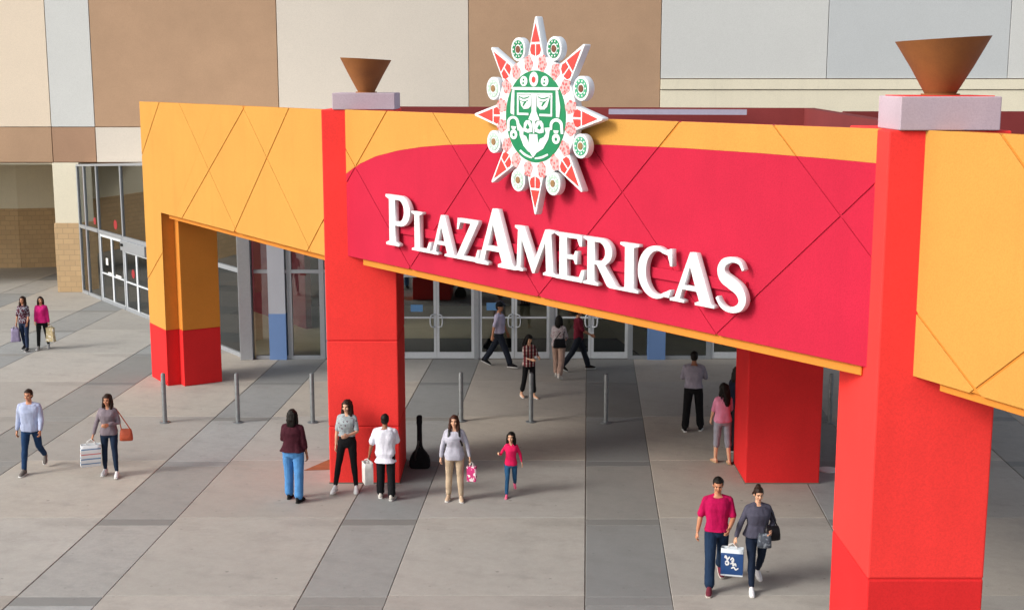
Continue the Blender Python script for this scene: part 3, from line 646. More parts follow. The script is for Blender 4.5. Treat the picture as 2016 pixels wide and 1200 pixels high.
for cx in (338, 470):
    s = 1 if cx > 400 else -1
    fs('cheek', [(cx - 50, 790), (cx - 44, 700), (cx - 20, 664), (cx + 20, 664), (cx + 44, 700), (cx + 50, 795), (cx, 808)]); fs('cheek_mark', [(cx - 22, 752), (cx, 700), (cx + 22, 745), (cx + 4, 766)], 'green_vinyl', .021)
fs('mouth', [(232, 690), (246, 850), (290, 960), (345, 1025), (362, 1030), (400, 1092), (440, 1030), (512, 980), (570, 870), (592, 735), (528, 742), (545, 800), (520, 846), (476, 872), (456, 930), (446, 820), (356, 820), (350, 925), (318, 850), (284, 832), (290, 770), (252, 728)])
fs('ear', [(100, 800)] + [(165 + 72 * math.cos(R(a)), 700 - 80 * math.sin(R(a))) for a in range(180, -1, -15)] + [(248, 780), (222, 790), (205, 700)] + [(165 + 42 * math.cos(R(a)), 700 - 50 * math.sin(R(a))) for a in range(0, 181, 20)] + [(124, 800)])
fs('ear', [(590, 760), (586, 700)] + [(658 + 72 * math.cos(R(a)), 710 - 80 * math.sin(R(a))) for a in range(180, -1, -15)] + [(735, 800), (708, 800), (702, 715)] + [(658 + 44 * math.cos(R(a)), 715 - 50 * math.sin(R(a))) for a in range(0, 181, 20)] + [(612, 760)])
for cx, cy in ((172, 835), (655, 860)):
    fs('earring', ec(cx, cy, 43, 58), holes=[ec(cx, cy + 4, 15, 22, 12)]); fs('earring_hook', [(cx - 30, cy - 95), (cx + 30, cy - 95), (cx + 20, cy - 62), (cx - 20, cy - 62)])
fs('chin_line', stroke([(246, 1015), (310, 1065), (385, 1092)], [22, 26, 18], 5)); fs('chin_line', stroke([(420, 1098), (495, 1080), (566, 1042)], [18, 26, 22], 5))

# ================================================================== BOLLARDS, FLOOR COVER, GUITAR CASE, GROUND PATCH
BL = [(-8.03, 29.38, 'steel bollard in front of the orange left pillar, leftmost of the row'), (-6.34, 29.38, 'steel bollard second from the left, on the grey paving strip'), (-4.61, 29.38, 'steel bollard just left of the middle red pillar'),
      (-1.18, 29.5, 'steel bollard just right of the middle pillar, behind the woman in grey'), (.44, 29.43, 'steel bollard in front of the black-haired girl in plaid'), (2.17, 29.34, 'steel bollard standing in the dark grey strip under the canopy'), (7.34, 29.34, 'steel bollard seen between the two right-hand red pillars')]
for i, (x, y, lb) in enumerate(BL):
    if i == 0:
        o = thing('bollard', (x, y, 0), lb, 'bollard', 'steel bollards in a row')
        p0 = [MB().lathe([(.052, .0), (.052, 1.12), (.046, 1.155), (.025, 1.172), (.004, 1.176)], (x, y, .0), 20).build('post', M['steel'], o, smooth=40), MB().lathe([(.125, .0), (.125, .012), (.115, .018), (.06, .02)], (x, y, .001), 24).build('base_plate', M['steel'], o, smooth=30)]
        o0 = o
    else:
        o = o0.copy(); scene.collection.objects.link(o); o.location = (x, y, 0); o['label'] = lb
        for p in p0:
            c = p.copy(); scene.collection.objects.link(c); c.parent = o; c.matrix_parent_inverse = p.matrix_parent_inverse.copy()
tag(MB().lathe([(.20, .0), (.20, .02), (.17, .028), (.01, .03)], (6.42, 25.62, .001), 28).build('drain_cover', M['paper'], smooth=30), 'round pale drain cover on the ground beside the inner red pillar', 'drain cover')
tag(MB().prism([(-4.22, 25.6), (-3.58, 25.66), (-3.58, 26.5), (-3.8, 26.4)], .003, .009).build('ground_patch', M['brown_patch']), 'rust-brown patch on the paving at the middle pillar', 'ground patch')  # flat rust-brown wedge lying on the paving
gc = thing('guitar_case', (-1.88, 25.75, 0), 'black soft guitar case standing on end against the middle pillar', 'guitar case')
prof = [(.10, .0), (.185, .015), (.212, .06), (.212, .17), (.19, .25), (.14, .33), (.085, .40), (.056, .47), (.050, .56), (.048, .9), (.056, .96), (.056, 1.08), (.035, 1.11)]
pl = [(-1.88 + x, z) for x, z in prof] + [(-1.88 - x, z) for x, z in prof[::-1]]
n = len(pl)
for nm, ins, y0, y1 in (('body', 1.0, 25.68, 25.83),):
    P = [(x, y0, z) for x, z in pl] + [(x, y1, z) for x, z in pl]
    MB().add(P, [tuple(range(n))[::-1], tuple(range(n, 2 * n))] + [(i, (i + 1) % n, n + (i + 1) % n, n + i) for i in range(n)]).build('case_shell', M['case'], gc, bevel=.025)
MB().tube([(-1.96, 25.66, .2), (-1.97, 25.63, .3), (-1.93, 25.63, .45), (-1.89, 25.66, .6)], .014, 8, (1.6, .5)).build('shoulder_strap', M['black'], gc, smooth=60)
MB().tube([(-1.90, 25.67, .46), (-1.88, 25.64, .50), (-1.86, 25.67, .46)], .010, 8).build('carry_handle', M['black'], gc, smooth=60)
# ================================================================== PEOPLE
def remesh(mb, vox, it=3):
    me = mb.mesh('tmp'); o = bpy.data.objects.new('tmp', me); scene.collection.objects.link(o)
    m_ = o.modifiers.new('r', 'REMESH'); m_.mode = 'VOXEL'; m_.voxel_size = vox
    if it: s_ = o.modifiers.new('s', 'SMOOTH'); s_.factor = .5; s_.iterations = it
    dg = bpy.context.evaluated_depsgraph_get(); out = bpy.data.meshes.new_from_object(o.evaluated_get(dg))
    bpy.data.objects.remove(o); bpy.data.meshes.remove(me); return out
def displace(me, fn):
    me.update(); ns = [v.normal.copy() for v in me.vertices]
    for v, n_ in zip(me.vertices, ns): v.co = v.co + n_ * fn(v.co)
    me.update()
def folds(amp, f=9.0, seed=0.0):
    def g(p):
        q = Vector((p.x * f + seed, p.y * f, p.z * f * .55)); return amp * (noise.noise(q) + .5 * noise.noise(q * 2.1))
    return g
def merge(meshes):
    mb = MB()
    for me in meshes:
        mb.add([v.co[:] for v in me.vertices], [tuple(p.vertices) for p in me.polygons]); bpy.data.meshes.remove(me)
    return mb
SK = {'a': skin_mat('skin_tan', 'b98060'), 'b': skin_mat('skin_light', 'd0a082'), 'c': skin_mat('skin_brown', '8a5a40')}
HAIRM = {'black': hair_mat('black_hair', '171310'), 'brown': hair_mat('dark_brown_hair', '2b1b14'), 'auburn': hair_mat('auburn_hair', '40241a')}
EYE = plain('eye_dark', '1a1210', .3); LIP = plain('lips', '9a4a44', .45)
FAB = {}
def fab(spec):
    if spec in FAB: return FAB[spec]
    if spec == 'plaid': m_ = plaid('red_plaid_cloth', '6a1c26', 'c9b8b4', '2a1418')
    elif spec == 'floral': m_ = fabric('maroon_patterned_cloth', '4a1c2c', fleck=('8c8f9a', 26, .52))
    elif spec == 'print_tee': m_ = fabric('grey_print_cloth', '9aa4a8', fleck=('5a3a48', 20, .6))
    elif spec == 'light_print': m_ = fabric('pale_patterned_cloth', 'b9b2b6', fleck=('8a6a72', 34, .56))
    elif spec == 'shoe_tan': m_ = plain('tan_shoe', 'b79f86', .6)
    else: m_ = fabric('cloth_' + spec, spec)
    FAB[spec] = m_; return m_
def person(label, x, y, yaw, h, top, bottom, shoes, hair=('short', 'black'), skin='a', sex='f', girth=1.0, lean=0, side=0, head=(0, 0),
           legL=(0, 0, 0), legR=(0, 0, 0), armL=((5, 8), (12, 4)), armR=((5, 8), (12, 4)), sleeve=1.0, hem=.86, fit='slim', cuff=1.0, stance=1.0, hood=False,
           neck_v=.0, far=False, twist=0, shoe_sole='d8d8d6', cap=None, child=False, group=None, loose=0.0, sandal=False):
    """one figure: angles in degrees; leg=(hip swing forward, knee bend, toe pitch); arm=((upper fwd, out), (fore fwd, out)); yaw 0 faces the camera"""
    S = h / 1.72; k = 1.45 if far else 1.0
    root = thing('person', (x, y, 0), label, 'person', group)
    rot = Matrix.Rotation(R(yaw), 4, 'Z'); gi = girth
    male = sex == 'm'
    hipw, hipz = .092 * S * (.5 + .5 * gi), .93 * S
    if child: hipz *= .96
    thigh, shin = .44 * S, .43 * S
    if child: thigh *= .96; shin *= .96
    piv = Vector((0, 0, hipz))
    LM = Matrix.Translation(piv) @ Matrix.Rotation(R(twist), 4, 'Z') @ Matrix.Rotation(R(side), 4, 'Y') @ Matrix.Rotation(R(lean), 4, 'X') @ Matrix.Translation(-piv)
    T = lambda p: LM @ Vector(p)
    def legpts(sd, leg):
        a, kn, tp = leg; hip = Vector((sd * hipw, 0, hipz - .01)); sp = .035 * stance
        kne = hip + Vector((sd * math.sin(sp) * thigh, -math.sin(R(a)) * thigh, -math.cos(R(a)) * thigh))
        b = a - kn; ank = kne + Vector((sd * math.sin(sp) * shin, -math.sin(R(b)) * shin, -math.cos(R(b)) * shin)); return hip, kne, ank
    LL, RL = legpts(1, legL), legpts(-1, legR)
    drop = 0
    # --- torso rings (z, half width, half depth, y offset) on a 1.72 m figure
    if male: tr = [(.84, .135, .10, .0), (.93, .165, .118, .0), (1.03, .150, .108, -.004), (1.15, .155, .112, -.008), (1.27, .176, .122, -.008), (1.36, .180, .113, .0), (1.42, .125, .084, .008), (1.465, .07, .062, .012)]
    else: tr = [(.84, .145, .105, .004), (.92, .175, .125, .008), (1.01, .152, .108, .0), (1.10, .132, .098, -.004), (1.22, .146, .118, -.020), (1.29, .156, .126, -.022), (1.36, .160, .102, -.004), (1.41, .110, .076, .006), (1.455, .062, .055, .010)]
    if child: tr = [(z, w * .92, d * 1.0, yo * .4) for z, w, d, yo in tr]
    shw = (.178 if male else .152) * S * (.6 + .4 * gi); shz = 1.385 * S
    def ring(z, w, d, yo, g, grow=0, n=18):
        out = []
        for i in range(n):
            q = 2 * math.pi * i / n; cx, sy = math.cos(q), math.sin(q)
            e = .82
            out.append(T((math.copysign(abs(cx) ** e, cx) * (w * S * g + grow), yo * S + math.copysign(abs(sy) ** e, sy) * (d * S * g + grow), z * S)))
        return out
    def torso(mb, grow, z0=.0, z1=9, flare=0):
        rs = []
        zs = [t for t in tr if z0 <= t[0] <= z1]
        if z0 > 0:
            t0 = min(tr, key=lambda t: abs(t[0] - z0)); zs = [(z0, t0[1] + flare, t0[2] + flare, t0[3])] + [t for t in zs if t[0] > z0 + .02]
        for z, w, d, yo in zs:
            g = gi if z < 1.33 else (.55 + .45 * gi); rs.append(ring(z, w, d, yo, g, grow))
        mb.rings(rs)
    def dirv(sd, fo):
        f, o = R(fo[0]), R(fo[1]); return Vector((sd * math.sin(o), -math.sin(f) * math.cos(o), -math.cos(f) * math.cos(o)))
    ua, fa = .285 * S, .245 * S
    if child: ua *= .92; fa *= .92
    LR = LM.to_3x3()
    def traps(mb, grow):
        for sd in (1, -1): mb.tube([T((sd * .02 * S, .012 * S, 1.425 * S)), T((sd * shw * .55, .008 * S, 1.408 * S)), T((sd * shw, .004 * S, shz))], [.050 * S + grow, .047 * S + grow, .044 * S + grow], 10)
    def armpts(sd, arm):
        s0 = T((sd * shw, .004 * S, shz)); e = s0 + (LR @ dirv(sd, arm[0])) * ua; w_ = e + (LR @ dirv(sd, arm[1])) * fa; return s0, e, w_
    AL, AR = armpts(1, armL), armpts(-1, armR)
    ag = (1.08 if male else .92) * S * (.6 + .4 * gi) * (1.0 if not child else .9)
    lg = S * (.45 + .55 * gi) * (1 if not child else .86)
    # --- body
    mb = MB(); torso(mb, -.014); traps(mb, -.008)
    for p, e, w_ in (AL, AR):
        mb.tube([p, p.lerp(e, .35), e, e.lerp(w_, .3), w_], [.044 * ag, .045 * ag, .037 * ag, .038 * ag, .025 * ag], 10)
    for hp, kn, an in (LL, RL):
        mb.tube([hp, hp.lerp(kn, .3), kn, kn.lerp(an, .3), an], [.080 * lg, .076 * lg, .052 * lg, .052 * lg, .034 * lg], 10)
    nb = T((0, .012 * S, 1.42 * S)); hs = (h / 7.4 if not child else h / 6.2) / .24
    hc = T((0, -.012 * S, 1.48 * S)) + LR @ Vector((0, 0, .108 * hs + .018))
    mb.tube([nb, nb.lerp(hc, .45), hc], [.056 * S, .050 * S * (1.08 if male else .95), .045 * S], 12)
    main = remesh(mb, .013 * k, 3)
    HM = Matrix.Translation(hc) @ (LM.to_3x3() @ (Matrix.Rotation(R(head[0]), 3, 'Z') @ Matrix.Rotation(R(head[1]), 3, 'X'))).to_4x4() @ Matrix.Scale(hs, 4)
    HT = lambda p: HM @ Vector(p)
    hb = MB()
    hb.ell((0, .012, .030), (.074, .094, .095), HT, 18, 12); hb.ell((0, -.020, -.040), (.057, .066, .072), HT, 16, 10); hb.ell((0, -.056, -.088), (.027, .026, .022), HT)
    hb.ell((0, -.070, .028), (.050, .018, .014), HT); hb.tube([HT((0, -.078, .012)), HT((0, -.098, -.018)), HT((0, -.096, -.030))], [.008 * hs, .012 * hs, .013 * hs], 8)
    for sd in (1, -1):
        hb.ell((sd * .074, .012, -.008), (.010, .020, .031), HT, 10, 7); hb.ell((sd * .036, -.062, -.026), (.026, .022, .022), HT, 10, 7)
    hb.ell((0, -.080, -.062), (.022, .010, .010), HT, 10, 6)
    hm = remesh(hb, .0065 * k * hs, 2)
    hands = []
    for sd, (s0, e, w_), arm in ((1, AL, armL), (-1, AR, armR)):
        d = (w_ - e).normalized(); hnd = MB(); Hs = S * (1 if not child else .9)
        side_v = (LR @ Vector((sd, 0, 0))); pn = (side_v - d * side_v.dot(d)).normalized(); fw = d.cross(pn) * (1 if sd > 0 else -1)
        if fw.dot(LR @ Vector((0, -1, 0))) < 0: fw = -fw
        c0 = w_ + d * .01
        hnd.tube([w_ - d * .02, w_ + d * .03 * Hs, w_ + d * .085 * Hs], [.024 * Hs, .034 * Hs, .036 * Hs], 10, (.55, 1.15), up=fw)
        for j, (off, ln) in enumerate(((.030, .068), (.010, .076), (-.010, .070), (-.029, .054))):
            r0 = w_ + d * .085 * Hs + fw * off * Hs; cu = -pn
            p1 = r0 + d * ln * .45 * Hs + cu * .008 * Hs; p2 = r0 + d * ln * .72 * Hs + cu * .026 * Hs; p3 = r0 + d * ln * .74 * Hs + cu * .046 * Hs
            hnd.tube([r0 - d * .012 * Hs, r0, p1, p2, p3], [.0095 * Hs, .0095 * Hs, .0088 * Hs, .0082 * Hs, .007 * Hs], 7)
        t0 = w_ + d * .025 * Hs + fw * .026 * Hs; hnd.tube([t0, t0 + d * .03 * Hs + fw * .022 * Hs - pn * .012 * Hs, t0 + d * .062 * Hs + fw * .024 * Hs - pn * .024 * Hs], [.013 * Hs, .011 * Hs, .008 * Hs], 7)
        hands.append(remesh(hnd, .0045 * k * 1.2, 1))
    allb = merge([main, hm] + hands); me = allb.mesh('body')
    HI = HM.inverted()
    mi = []
    for p in me.polygons:
        q = HI @ p.center; v_ = 0
        if q.y < -.045 and abs(q.x) < .07 and -.1 < q.z < .07:
            for ex in (-.031, .031):
                if ((q.x - ex) / .0135) ** 2 + ((q.z - .006) / .0075) ** 2 < 1: v_ = 1
                if abs(q.x - ex) < .019 and abs(q.z - .029 + abs(q.x - ex) * .15) < .0048: v_ = 2
            if (q.x / .022) ** 2 + ((q.z + .062) / .0085) ** 2 < 1: v_ = 3
        mi.append(v_)
    parts = []
    hcol = HAIRM[hair[1]]
    body = link('body', me, [SK[skin], EYE, hcol, LIP], None, 180); me.polygons.foreach_set('material_index', mi); parts.append((body, None))
    # --- shirt
    sm = MB(); torso(sm, .013 + loose, hem, 1.44 if not neck_v else 1.425, .012 + loose * .5 + (.028 if hem < .8 else 0)); traps(sm, .004 + loose * .4)
    for s0, e, w_ in (AL, AR):
        if sleeve >= .99: pts, rr = [s0, s0.lerp(e, .4), e, e.lerp(w_, .5), e.lerp(w_, .94)], [.050, .055, .047, .043, .034]
        elif sleeve > .5: f_ = (sleeve - .5) * 2; pts, rr = [s0, s0.lerp(e, .5), e, e.lerp(w_, f_)], [.050, .055, .048, .044]
        else: f_ = sleeve * 2; pts, rr = [s0, s0.lerp(e, f_ * .5), s0.lerp(e, f_)], [.048, .051, .054]
        sm.tube(pts, [r_ * ag + loose * .7 for r_ in rr], 12)
    if hood: sm.ell(tuple((1e-9, .0, 0)), (.09 * S, .06 * S, .05 * S), lambda p: T((p.x, p.y + .085 * S, p.z + 1.40 * S)), 14, 8)
    st = remesh(sm, .012 * k, 2); displace(st, folds(.008 + loose * .2, 9, x * 3.1)); sh = link('shirt', st, fab(top), None, 180); parts.append((sh, None))
    # --- trousers
    pm = MB(); zs = [t for t in tr if t[0] < 1.0]
    rs = [ring(z, w, d, yo, gi, .006 if z < .9 else .0) for z, w, d, yo in ([(.80, .10, .085, .0)] + zs + [(max(.985, hem + .05), tr[2][1] * .97, tr[2][2] * .97, .0)])]
    pm.rings(rs)
    add_, ank_r = {'slim': (.008, .044), 'skinny': (.005, .037), 'straight': (.012, .066), 'wide': (.016, .080)}[fit]
    for hp, kn, an in (LL, RL):
        if cuff >= .99: pts, rr = [hp, hp.lerp(kn, .3), kn, kn.lerp(an, .3), kn.lerp(an, .92)], [.086, .082, .056, .055, ank_r]
        else: pts, rr = [hp, hp.lerp(kn, .3), kn, kn.lerp(an, cuff)], [.086, .082, .062, .062]
        if fit in ('straight', 'wide'): rr = [.086, .084, .070 if fit == 'straight' else .078, .067 if fit == 'straight' else .080, ank_r]
        pm.tube(pts, [r_ * lg + add_ for r_ in rr[:len(pts)]], 12)
    pt = remesh(pm, .012 * k, 2); displace(pt, folds(.006, 11, y * 2.7)); tr_o = link('trousers', pt, fab(bottom), None, 180); parts.append((tr_o, None))
    # --- shoes
    lowest = 9
    for sd, (hp, kn, an), leg in ((1, LL, legL), (-1, RL, legR)):
        FM = Matrix.Translation(an) @ Matrix.Rotation(R(sd * 9), 4, 'Z') @ Matrix.Rotation(R(leg[2]), 4, 'X'); fsz = S * (1.12 if male else 1.06) * (.85 if child else 1)
        ys = [.075, .05, 0, -.06, -.115, -.165, -.19]; wd = [.024, .034, .035, .040, .044, .036, .018]; tp = [.03, .055, .06, .015, -.012, -.030, -.050]
        if sandal: tp = [-.02, .02, .02, -.01, -.035, -.050, -.058]
        rs = []; so = []
        for yy, ww, tt in zip(ys, wd, tp):
            rs.append([FM @ (Vector((ww * cx, yy, -.068 + (tt + .068) * cz)) * fsz) for cx, cz in ((1, 0), (1.02, .35), (.82, .75), (.35, 1), (-.35, 1), (-.82, .75), (-1.02, .35), (-1, 0))])
            so.append([FM @ (Vector((ww * 1.08 * cx, yy * 1.02, zz)) * fsz) for cx, zz in ((1, -.085), (1, -.064), (-1, -.064), (-1, -.085))])
        sb = MB().rings(rs); sob = MB().rings(so)
        lowest = min(lowest, min(v[2] for v in sob.v))
        so_o = sb.build('foot' if sandal else 'shoe', SK[skin] if sandal else fab(shoes), None, 180); b_ = so_o.modifiers.new('s', 'SUBSURF'); b_.levels = 1; b_.render_levels = 1
        soo = sob.build('sole', fab(shoe_sole), None, None, .006); parts.append((so_o, None)); parts.append((soo, so_o))
    # --- hair
    kind = hair[0]; hr = MB(); hr.ell((0, .020, .040), (.084, .099, .097), HT, 18, 12)
    if kind in ('long', 'medium', 'tail'):
        L = {'long': .30, 'medium': .16, 'tail': .05}[kind]
        if kind != 'tail':
            hr.tube([HT((0, .085, .06)), HT((0, .105, -.06)), HT((0, .105, -.06 - L * .6)), HT((0, .10, -.06 - L))], [.07 * hs, .075 * hs, .07 * hs, .045 * hs], 12, (1.15, .5), up=(0, 1, 0))
            for sd in (1, -1):
                hr.tube([HT((sd * .070, .0, .055)), HT((sd * .083, .01, -.03)), HT((sd * .088, -.02 if kind == 'long' else .02, -.12)), HT((sd * .080, -.055 if kind == 'long' else .02, -.10 - L * .75))], [.03 * hs, .032 * hs, .034 * hs, .018 * hs], 9)
        else: hr.tube([HT((0, .10, .06)), HT((0, .15, .03)), HT((0, .16, -.10)), HT((0, .145, -.20))], [.03 * hs, .035 * hs, .03 * hs, .012 * hs], 9)
    if kind == 'bun': hr.ell((0, .055, .125), (.045, .045, .038), HT, 12, 8); hr.tube([HT((.07, .05, .0)), HT((0, .098, -.02)), HT((-.07, .05, .0))], [.03 * hs, .035 * hs, .03 * hs], 8)
    if kind == 'short': hr.ell((0, .045, -.02), (.077, .068, .06), HT, 14, 8)
    hmz = remesh(hr, .008 * k * hs, 2)
    bmh = bmesh.new(); bmh.from_mesh(hmz)
    kill = []
    for v_ in bmh.verts:
        q = HI @ v_.co
        if kind == 'short': cut = (q.y < -.035 and q.z < .068) or (q.y < .0 and q.z < .0) or (abs(q.x) > .066 and q.z < .012 and q.y < .03)
        else: cut = (q.y < -.028 and abs(q.x) < .062 and -.105 < q.z < .066 - abs(q.x) * .25)
        if cut: kill.append(v_)
    bmesh.ops.delete(bmh, geom=kill, context='VERTS'); bmh.to_mesh(hmz); bmh.free()
    amp = .006 * hs
    displace(hmz, lambda p: amp * (noise.noise(Vector((p.x * 70, p.y * 70, p.z * 9))) + .6 * noise.noise(p * 30)) + .002)
    if kind in ('long', 'medium', 'tail'):
        rr = random.Random(int(h * 1000 + x * 10)); stx = MB(); Lx = {'long': .34, 'medium': .20, 'tail': .14}[kind]
        for _ in range(46):
            a_ = rr.uniform(-2.5, 2.5); px_, py_ = .086 * math.sin(a_), .02 + .10 * math.cos(a_)
            if kind == 'tail': px_ *= .4; py_ = .15
            z0_ = rr.uniform(-.06, .07); ln = Lx * rr.uniform(.55, 1.12); wv = rr.uniform(-.02, .02)
            stx.tube([HT((px_, py_, z0_)), HT((px_ * 1.10 + wv, py_ + .012, z0_ - ln * .35)), HT((px_ * 1.14 - wv, py_ + .012 + wv, z0_ - ln * .7)), HT((px_ * 1.08 + wv * 1.5, py_ + .004, z0_ - ln))], [.006 * hs, .007 * hs, .006 * hs, .002 * hs], 5)
        old = hmz; mbh = MB().add([v_.co[:] for v_ in old.vertices], [tuple(p.vertices) for p in old.polygons]); mbh.add(stx.v, stx.f); hmz = mbh.mesh('hair'); bpy.data.meshes.remove(old)
    ho = link('hair', hmz, hcol, None, 180); sl = ho.modifiers.new('solid', 'SOLIDIFY'); sl.thickness = .006; sl.offset = -1; parts.append((ho, None))
    if cap:
        cp = MB(); cp.ell((0, .012, .062), (.088, .104, .085), HT, 18, 10); c_o = cp.build('cap', fab(cap), None, 180)
        P = [HT((.07 * math.sin(a) * 1.05, -.075 - .095 * math.cos(a) ** 1.0, .058 - .018 * math.cos(a))) for a in [R(-88 + 22 * i) for i in range(9)]]; Q = [p + Vector((0, 0, .008)) for p in P]; n = len(P)
        br = MB().add(P + Q, [tuple(range(n))[::-1], tuple(range(n, 2 * n))] + [(i, (i + 1) % n, n + (i + 1) % n, n + i) for i in range(n)]).build('cap_brim', fab(cap), None)
        parts.append((c_o, None)); parts.append((br, c_o))
    # --- place
    lowest = lowest - .0
    X = Matrix.Translation((x, y, -lowest + .001)) @ rot
    for o, par in parts: o.data.transform(X); o.data.update()
    for o, par in parts: attach(o, par if par is not None else root)
    P = {'L': X @ (AL[2] + (AL[2] - AL[1]).normalized() * .10 * S), 'R': X @ (AR[2] + (AR[2] - AR[1]).normalized() * .10 * S), 'shL': X @ AL[0], 'shR': X @ AR[0], 'hipL': X @ T((.19 * S * gi, -.02, 1.0 * S)), 'X': X, 'T': T, 'S': S, 'chest': X @ T((0, -.15 * S, 1.25 * S)), 'back': X @ T((0, .12 * S, 1.2 * S))}
    return P

# ---- bags
def paper_bag(label, hand, w, d, hgt, mat, rz, group=None, handle='paper', drop=.12, name='shopping_bag', cat='shopping bag', slump=.0, sway=0):
    o = thing(name, (hand.x, hand.y, hand.z - drop - hgt), label, cat, group, 0)
    c, s = math.cos(R(rz)), math.sin(R(rz)); z0 = hand.z - drop - hgt
    def at(a, b, z): return (hand.x + a * c - b * s + sway * (hand.z - z), hand.y + a * s + b * c, z)
    zs = [0, .02, .35, .7, 1.0]; rs = []
    for i, t in enumerate(zs):
        k_ = 1 - slump * math.sin(t * math.pi) * .3 - slump * .5 * t; kk = .94 if i == 0 else 1
        n = 5; ring_ = []
        cs = [(-w / 2, -d / 2), (w / 2, -d / 2), (w / 2, d / 2), (-w / 2, d / 2)]
        for j in range(4):
            a, b = cs[j], cs[(j + 1) % 4]
            for q in range(n):
                u = q / n; px, py = a[0] + (b[0] - a[0]) * u, a[1] + (b[1] - a[1]) * u
                dent = -.012 * math.sin(u * math.pi) * math.sin(t * math.pi) if j in (1, 3) else .004 * math.sin(u * 6.28 + t * 5)
                nx, ny = ((0, -1), (1, 0), (0, 1), (-1, 0))[j]
                ring_.append(at((px + nx * dent) * kk * k_, (py + ny * dent) * kk * (k_ if slump == 0 else k_ * (1 - .4 * t * slump)), z0 + hgt * t))
        rs.append(ring_)
    mb = MB(); n = len(rs[0]); P = [p for r_ in rs for p in r_]; F = [tuple(range(n))[::-1]]
    for i in range(len(rs) - 1):
        for q in range(n): F.append((i * n + q, i * n + (q + 1) % n, (i + 1) * n + (q + 1) % n, (i + 1) * n + q))
    b_ = mb.add(P, F).build('bag_body', mat, o, 50 if slump == 0 else 180); so = b_.modifiers.new('s', 'SOLIDIFY'); so.thickness = .004
    for b0 in (-d / 2 + .005, d / 2 - .005):
        kx = w * .22 * (1 - slump * .4); bb = b0 * (1 - slump * .6)
        MB().tube([at(-kx, bb, z0 + hgt * .96), at(-kx * .8, bb * .7, z0 + hgt + drop * .5), at(0, 0, z0 + hgt + drop * 1.02), at(kx * .8, bb * .7, z0 + hgt + drop * .5), at(kx, bb, z0 + hgt * .96)], .006 if slump == 0 else .012, 7).build('handle', mat if slump else M['paper'], o, 60)
    return o, at, z0
def handbag(label, c, w, d, hgt, mat, rz, strap_to, name='handbag', cat='handbag'):
    o = thing(name, (c.x, c.y, c.z - hgt / 2), label, cat); cs, sn = math.cos(R(rz)), math.sin(R(rz))
    def at(a, b, z): return (c.x + a * cs - b * sn, c.y + a * sn + b * cs, c.z + z)
    rs = []
    for t, kw, kd in ((-.5, .9, .8), (-.46, 1.0, 1.0), (-.1, .98, 1.05), (.3, .88, .8), (.5, .78, .35)):
        rs.append([at(w / 2 * kw * math.copysign(abs(math.cos(q)) ** .5, math.cos(q)), d / 2 * kd * math.copysign(abs(math.sin(q)) ** .6, math.sin(q)), hgt * t) for q in [2 * math.pi * i / 20 for i in range(20)]])
    MB().rings(rs).build('bag_body', mat, o, 60)
    for s_ in (-1, 1):
        a = Vector(at(s_ * w * .33, 0, hgt * .45)); m_ = a.lerp(strap_to, .55)
        MB().tube([a, m_, strap_to], .008, 7, (1.4, .6)).build('strap', mat, o, 60)
    return o
def carry_clear(p): return Vector((p.x, p.y, p.z))

# ---- the figures
WALK = dict(legL=(20, 6, 0), legR=(-16, 22, 28))
WALKR = dict(legR=(20, 6, 0), legL=(-16, 22, 28))
h1 = person('woman in maroon patterned top and dark jeans walking beside the pink one', -14.25, 37.55, -6, 1.56, 'floral', '23304a', '2a2a2e', ('long', 'brown'), far=True, armL=((8, 6), (30, 2)), armR=((4, 10), (8, 6)), legL=(10, 4, 0), legR=(-8, 14, 12), sleeve=.5)
h2 = person('woman in bright pink hooded sweater and black trousers, far left', -13.80, 37.75, 6, 1.52, 'd6287c', '17181c', 'a8a8a8', ('medium', 'brown'), far=True, hood=True, head=(18, 0), armL=((2, 10), (6, 6)), armR=((10, 6), (40, -4)), legL=(-8, 14, 12), legR=(10, 4, 0), loose=.008)
h3 = person('man in pale blue sweater and blue jeans walking alone at the left edge', -9.68, 25.5, 4, 1.68, 'a9b3cf', '1e3a5e', '6f6a66', ('short', 'brown'), sex='m', girth=1.08, head=(-12, 4), legR=(14, 3, 0), legL=(-16, 34, 34), armL=((14, 12), (34, 2)), armR=((-8, 12), (6, 8)), loose=.006)
h4 = person('woman in grey sweater and dark jeans carrying a striped paper bag', -8.03, 25.25, 2, 1.62, '7a7078', '1b2a40', 'd8d8da', ('long', 'brown'), head=(-8, 6), legL=(8, 4, 0), legR=(-4, 6, 4), armR=((8, 18), (10, 15)), armL=((6, 14), (92, -42)), fit='skinny', loose=.006, stance=1.8)
h5 = person('woman seen from behind in dark maroon shirt and light blue jeans', -4.10, 23.7, 168, 1.72, '3c1420', '4f86be', '1a1a1c', ('medium', 'black'), girth=1.22, skin='c', legL=(6, 2, 0), legR=(-6, 4, 0), armR=((-2, 12), (10, 6)), armL=((18, 14), (85, -30)), sleeve=.72, fit='straight', shoe_sole='1a1a1c', hem=.93, loose=.008)
h6 = person('long-haired woman in grey printed tee leaning back on the red pillar', -3.18, 24.40, -4, 1.72, 'print_tee', '131316', 'e0e0e0', ('long', 'brown'), skin='b', lean=-4, head=(-14, 12), legR=(20, 2, 0), legL=(10, 2, 0), armR=((4, 8), (6, 4)), armL=((16, 12), (82, -34)), sleeve=.42, fit='skinny', hem=1.03, stance=3.2)
h7 = person('person in plain white tee and black trousers facing the red pillar', -2.38, 23.78, 176, 1.60, 'dcdce8', '17181c', 'c9c4bc', ('short', 'black'), sex='m', girth=1.10, skin='c', armL=((2, 18), (6, 14)), armR=((24, 8), (70, -14)), legL=(5, 2, 0), legR=(-4, 3, 0), sleeve=.46, fit='straight', hem=.74, loose=.014)
